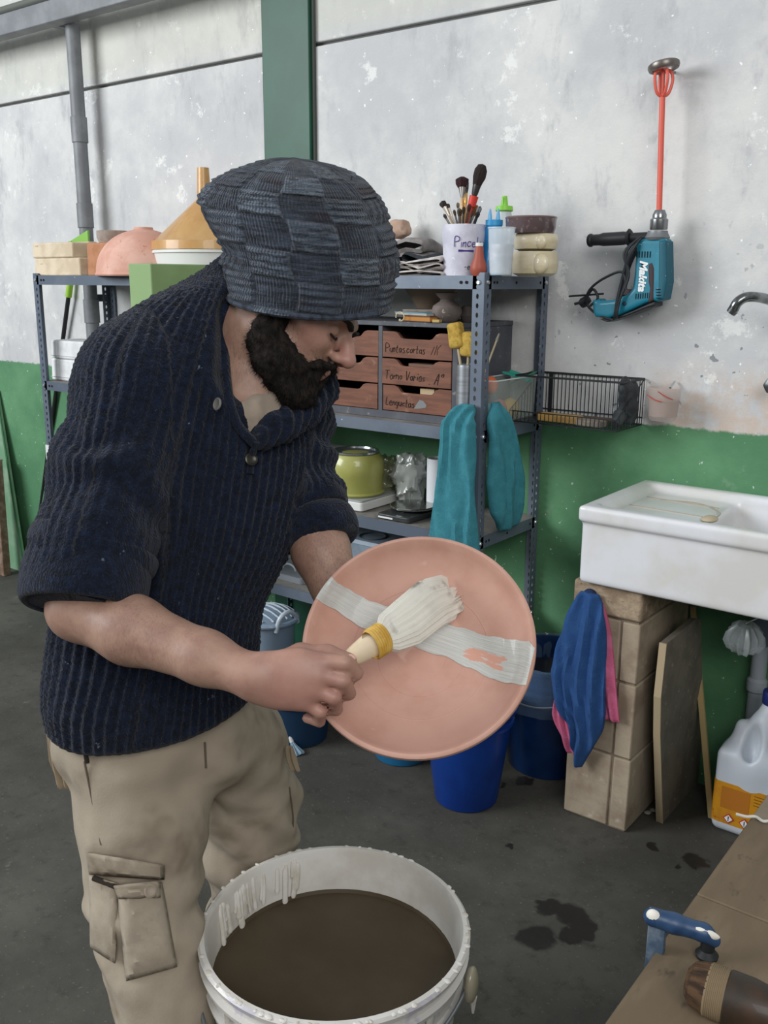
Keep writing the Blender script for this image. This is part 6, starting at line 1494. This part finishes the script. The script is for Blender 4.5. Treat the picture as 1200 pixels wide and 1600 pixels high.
dc_ = np.minimum(seg(V, at(408, 500, 1.38), at(398, 580, 1.345))[0]-.060, np.minimum(seg(V, at(398, 580, 1.345), at(399, 678, 1.315))[0]-.03, seg(V, nkb, at(430, 470, 1.46))[0]-.075))
fade = np.clip((dc_-.004)/.016, 0, 1)*np.clip((np.abs((V-h2) @ hn_)-.002)/.012, .12, 1)*np.where(which == 1, np.clip((np.abs((V-elc) @ adn-.052)-.002)/.012, 0, 1), 1)*np.where(which == 2, np.clip((np.abs((V-cLp) @ cLd)-.002)/.014, 0, 1), 1)
amp = np.where(isc, .0009, np.where(which == 2, .0018, np.where(which == 1, .0022, .0028)))*fade
disp = amp*(np.sign(np.cos(ph))*np.abs(np.cos(ph))**.8)*(1+.35*np.cos(2*pi*v/.0105+np.where(np.cos(ph) > 0, 0, pi)))
disp += (.0012*vnoise(V, 110, 7)+.004*vnoise(V, 11, 9))*np.clip(fade+.2, 0, 1)
# folds: sleeve creases and rolled cuffs
disp += np.where(which == 1, .005*np.sin(vR*55+3*vnoise(V, 12, 4))*np.clip(vR/.12, 0, 1), 0)
disp += np.where(which == 2, .006*np.sin(vL*95+2*vnoise(V, 14, 4)), 0)
edge = (V-h2) @ hn_; disp += .002*np.exp(-((edge+.012)/.008)**2)
V = V+N_*disp[:, None]
def wool_material():
    k = NT('navy_wool'); a_ = k.n('Attribute'); a_.attribute_name = 'knit'; v = a_.outputs['Vector']
    base = k.mix(k.ramp(k.noise(90, 4, .7), .35, .7), lin('#10151f'), lin('#182135'))
    base = k.mix(k.ramp(k.noise(420, 2, .5), .6, .74), base, lin('#242f44'))
    base = k.mix(k.math('MULTIPLY', k.ramp(k.noise(60, 3, .6), .71, .75), .5), base, lin('#7d8696'))
    k.link(base, k.b.inputs['Base Color']); k.b.inputs['Roughness'].default_value = .95; k.b.inputs['Specular IOR Level'].default_value = .12
    k.b.inputs['Sheen Weight'].default_value = .12; k.b.inputs['Sheen Roughness'].default_value = .5
    k.bump(k.math('ADD', k.noise(260, 3, .7), k.noise(1, 2, .5, vec=v, stretch=(320, 260, 1))), .8, .003); return k.m
MWO = wool_material()
jum = part('jumper', (V, Q), MWO, man, world=True); attr(jum, 'knit', np.stack([u, v, which*1.], -1))
def hit(G, px, py, z0=1.0, z1=2.0):
    """first surface of a solid along a line of sight"""
    zz = np.arange(z0, z1, .002); P_ = CC+ray(px, py)[None]*zz[:, None]; I = np.round((P_-G.lo)/G.h).astype(int)
    ok = ((I >= 0) & (I < G.n)).all(1); I = np.clip(I, 0, G.n-1); val = np.where(ok, G.F[I[:, 0], I[:, 1], I[:, 2]], 1)
    k_ = np.argmax(val < 0.001); return P_[k_] if val[k_] < .001 else P_[len(P_)//2]
# turned-up cuffs as separate bands
def band(c, n, r, wd_, th, name, seed, sq=1.):
    pr = [(r-.006, -wd_/2), (r+th, -wd_/2-.002), (r+th*1.3, -wd_*.2), (r+th*1.2, wd_*.25), (r+th*.8, wd_/2), (r-.004, wd_/2), (r-.010, wd_/2-.01), (r-.010, -wd_/2)]
    m = MB().lathe(pr+[pr[0]], 90, c, n, (1, sq), fn=lambda a, z: 1+.03*sin(2*a+seed)+.012*sin(7*a+z*60+seed))
    o = part(name, m, MWO, jum, world=True, sub=1); attr(o, 'knit', np.array([tuple(v_.co) for v_ in o.data.vertices])); return o
band(elc+adn*.012, adn+cfd*.12, .076, .082, .009, 'cuff', 1)
band(elc-adn*.030, adn-cfd*.1, .080, .03, .007, 'cuff_fold', 3)
band(at(500, 828, 1.515), at(530, 905, 1.47)-at(500, 828, 1.515), .050, .045, .011, 'cuff', 2)
band(at(486, 793, 1.535), at(512, 850, 1.50)-at(482, 780, 1.535), .052, .035, .009, 'cuff_fold', 5)
# thick collar edge on the near side
ce = [hit(J, 352, 470, 1.2), hit(J, 350, 520, 1.2), hit(J, 352, 575, 1.2), hit(J, 358, 625, 1.2), hit(J, 372, 665, 1.2), hit(J, 398, 694, 1.2)]
o = part('collar_edge', MB().tube(curve3(ce, 8), .0085, 10, flat=.8), MWO, jum, world=True); attr(o, 'knit', np.array([tuple(v_.co) for v_ in o.data.vertices]))
pk = [hit(J, 402, 690, 1.2), hit(J, 394, 712, 1.2), hit(J, 391, 740, 1.2)]
o = part('placket', MB().tube(curve3(pk, 6), .006, 8, flat=.7), MWO, jum, world=True); attr(o, 'knit', np.array([tuple(v_.co) for v_ in o.data.vertices]))
for (a, b, cc_, tilt) in ((341, 632, '#8f8d88', .75), (393, 718, '#2c2a22', .5)):
    p_ = hit(J, a, b, 1.2); part('button', MB().lathe([(0, 0), (.009, 0), (.0095, .002), (.0075, .0028), (.006, .0018), (0, .0018)], 22, p_+camvec(0, 0, 1)*.004, camvec(-.6 if tilt > .6 else .3, .1, .6)), mat('btn_'+cc_[1:], cc_, .3, .3), jum, world=True)

# undershirt ------------------------------------------------------------------
Us = SDF(at(400, 650, 1.4)-.16, at(400, 650, 1.4)+.16, .0034)
Us.ell(chs+up3*.05+fr3*.0, (.128, .125, .104), TB); Us.chain([at(396, 600, 1.44), at(396, 640, 1.43), at(398, 672, 1.44)], [.050, .052, .050], .03)
Us.chain([at(400, 520, 1.38), at(368, 580, 1.355), at(374, 618, 1.35)], [.07, .044, .026], .006, True)
Us.chain([at(422, 560, 1.38), at(395, 600, 1.36)], [.045, .022], .006, True)
V, Q = Us.mesh(1); V = V+normals(V, Q)*(.0022*np.sin(((V-chs) @ sx3)*160+((V-chs) @ up3)*40))[:, None]
part('undershirt', (V, Q), mat('cream_cotton', '#9c8f80', .9, c2='#8b7f72', s=20, bump=.3, bs=120), man, world=True)

# trousers --------------------------------------------------------------------
Tr = SDF(np.min([hipR, knR, anR, hipL, knL, anL, pel], 0)-.18, np.max([hipR, hipL, anR, anL, knL, pel], 0)+.18, .0046)
Tr.ell(at(225, 1130, 1.50), (.145, .12, .112), TB, .05); Tr.ell(at(300, 1140, 1.54), (.13, .10, .11), TB, .05)
Tr.chain([at(212, 1180, 1.49), at(222, 1290, 1.475), at(222, 1400, 1.465), at(238, 1500, 1.46), at(255, 1590, 1.46), anR+(0, 0, -.02)], [.104, .092, .080, .072, .068, .066], .035)
Tr.chain([at(370, 1165, 1.63), at(388, 1250, 1.72), knL, knL*.5+anL*.5, anL+(0, 0, -.02)], [.090, .086, .084, .078, .074], .03)
Tr.cone(at(330, 1240, 1.60), at(322, 1420, 1.62), .008, .016, .02, True)
V, Q = Tr.mesh(2); N_ = normals(V, Q)
disp = .006*vnoise(V*(1, 1, .6)+.1*vnoise(V, 5)[:, None], 15, 3)+.0035*vnoise(V, 30, 6)
crv = vnoise(V, 7, 12)
disp += .006*np.sin((V[:, 2]*1.0+.35*crv*.2+.5*((V-hipR) @ s_ax))*70)*np.clip((.62-V[:, 2])/.2, .15, 1)
V = V+N_*disp[:, None]
MTR = mat('beige_trouser', '#9a8f7f', .9, c2='#a79c8c', s=6, c3='#6f6252', s3=9, lo3=.5, hi3=.8, bump=.25, bs=300, bd=.002, spec=.2)
tro = part('trousers', (V, Q), MTR, man, world=True)
def surfpath(G, pts, r, off=.001, n=6):
    P_ = [hit(G, a, b, 1.2) for a, b in pts]; return curve3([p+(CC-p)/np.linalg.norm(CC-p)*off for p in P_], n)
MSM = mat('trouser_seam', '#5e5246', .9)
for pts in ([(132, 1190), (146, 1260), (158, 1320)], [(452, 1230), (458, 1280), (455, 1318)], [(320, 1160), (322, 1200)], [(210, 1560), (270, 1580), (318, 1576)]):
    part('seam', MB().tube(surfpath(Tr, pts, 0), .0016, 6), MSM, tro, world=True)
part('pocket_opening', MB().tube(surfpath(Tr, [(132, 1160), (134, 1178), (136, 1192)], 0), .0035, 8), mat('pocket_dark', '#2a241e', .95), tro, world=True)
# cargo pocket: bag, flap, torn corner, button
def patch(name, corners, nu, nv, th, off, m, par, amp=.003, seed=0):
    (a, b, c_, d_) = [np.array(q, float) for q in corners]
    def fn(u, v):
        p = (a*(1-u)+b*u)*(1-v)+(d_*(1-u)+c_*u)*v; q = hit(Tr, p[0], p[1], 1.2); n = (CC-q)/np.linalg.norm(CC-q)
        bul = off+th*(min(1, 5*min(u, 1-u, v+.15, 1-v))**.5); return q+n*(bul+amp*float(vnoise(q*np.array([1, 1, .6]), 28, seed)))
    g_ = MB().grid(fn, nu, nv); return part(name, g_, m, par, world=True, solid=.003)
bagp = patch('cargo_pocket', [(184, 1392), (252, 1378), (276, 1510), (198, 1532)], 14, 18, .016, .002, MTR, tro, .005, 4)
patch('pocket_gusset', [(140, 1368), (184, 1380), (180, 1505), (142, 1480)], 8, 14, .006, .001, MTR, tro, .003, 8)
flp = patch('pocket_flap', [(136, 1332), (256, 1352), (256, 1374), (140, 1366)], 18, 6, .010, .012, MTR, tro, .002, 6)
patch('flap_corner', [(178, 1384), (250, 1376), (250, 1402), (186, 1404)], 12, 6, .006, .018, MTR, tro, .002, 7)
p_ = hit(Tr, 235, 1392, 1.2); n_ = (CC-p_)/np.linalg.norm(CC-p_)
part('button', MB().lathe([(0, 0), (.009, 0), (.0095, .002), (.007, .003), (.005, .002), (0, .002)], 22, p_+n_*.027, n_), mat('beige_button', '#8c7f70', .5), flp, world=True)
part('painted_gap_shade', MB().tube([hit(Tr, 146, 1372, 1.2)+n_*.008, hit(Tr, 168, 1380, 1.2)+n_*.008, hit(Tr, 182, 1386, 1.2)+n_*.008], .004, 8), mat('pocket_dark', '#2a241e', .95), tro, world=True)  # dark tube, shade below the flap put in as colour
# rag hanging from the back pocket
part('hanging_rag', lobe([(at(82, 1105, 1.50), .014, .008), (at(90, 1150, 1.50), .018, .010), (at(96, 1190, 1.50), .019, .010), (at(104, 1232, 1.50), .015, .006)], camvec(1, 0, .2), 3, .004, seed=21), mat('rag_beige', '#94856f', .95, bump=.4), tro, world=True)
part('side_tassel', lobe([(at(452, 1165, 1.60), .006, .004), (at(455, 1185, 1.60), .010, .005), (at(462, 1205, 1.60), .008, .003)], camvec(1, 0, .2), 2, .002, seed=22), mat('rag_beige', '#94856f'), tro, world=True)
# shoes
for a_ in (anR, anL):
    Sh = SDF(a_-.28, a_+.28, .006); f0 = a_*(1, 1, 0)
    Sh.chain([f0+(0, 0, .07), f0+(0, 0, .045), f0+fd*.10+(0, 0, .042), f0+fd*.18+(0, 0, .034)], [.055, .052, .048, .042], .03); Sh.cut(f0+(0, 0, .002), (0, 0, -1)); Sh.cut(f0+(0, 0, .14), (0, 0, 1))
    V, Q = Sh.mesh(2); sh_ = part('shoe', (V, Q), mat('dusty_shoe', '#5a5148', .85, c2='#7b7268', s=20), man, world=True)

# brush -----------------------------------------------------------------------
v_ = ray(700, 938); p0 = PC-PN*.048; btip = CC+v_*(((p0-CC) @ PN)/(v_ @ PN))+PN*.016
bh0 = at(588, 1003, 1.205); bax = btip-bh0; bax /= np.linalg.norm(bax)
hend = at(446, 1092, 1.208); hax = bh0-hend; Lh = np.linalg.norm(hax)
bB = basis(bax, -CF)
br_ = thing('slip_loaded_brush', 'wide pale brush with yellow bound neck loaded with white slip, held over the plate', 'brush', hend)
part('handle', MB().tube([hend, hend+hax*.3, hend+hax*.62, hend+hax*.80, bh0+bax*.004], [.006, .0078, .0085, .014, .019], 16, flat=.55, up=-CF), mat('pale_birch', '#d3c2a6', .5, c2='#c2ae8e', s=20), br_, world=True)
part('cord_binding', MB().lathe([(.0185, -.012)]+[(.0195+.0016*(i % 2), -.010+i*.0022) for i in range(13)]+[(.017, .018)], 40, bh0, basis(bax, -CF), (1, .62)), mat('ochre_cord', '#b98f35', .7, c2='#caa552', s=60), br_, world=True)
Lb = np.linalg.norm(btip-bh0)
bm_ = MB().lathe([(.016, .012), (.026, .028), (.032, Lb*.4), (.034, Lb*.8), (.032, Lb*.97), (.026, Lb*1.03), (0, Lb*1.04)], 110, bh0, basis(bax, -CF), (1, .42), fn=lambda a, z: 1+.035*sin(23*a+z*8)*min(1, z*20)+.03*sin(9*a+2+z*14)+.02*sin(51*a))
V = bm_.v[0]; q = V-bh0; za = q @ bax; aa = np.arctan2(q @ bB[:, 1], q @ bB[:, 0])
rag = vnoise(np.stack([np.cos(aa)*6, np.sin(aa)*6, np.zeros_like(aa)], 1), 1.6, 4)*.014+vnoise(np.stack([np.cos(aa)*30, np.sin(aa)*30, np.zeros_like(aa)], 1), 1, 2)*.004
V += bax*(rag*np.clip((za/Lb-.55)/.4, 0, 1))[:, None]+bB[:, 0]*(.004*np.sin(za*60)*np.clip(za/Lb, 0, 1))[:, None]
part('bristles', bm_, mat('slip_bristles', '#cfccc2', .55, c2='#dedbd0', s=10, c3='#8f8c82', s3=22, lo3=.56, hi3=.72, stretch3=(1, 1, 1), bump=.5, bs=60), br_, world=True)
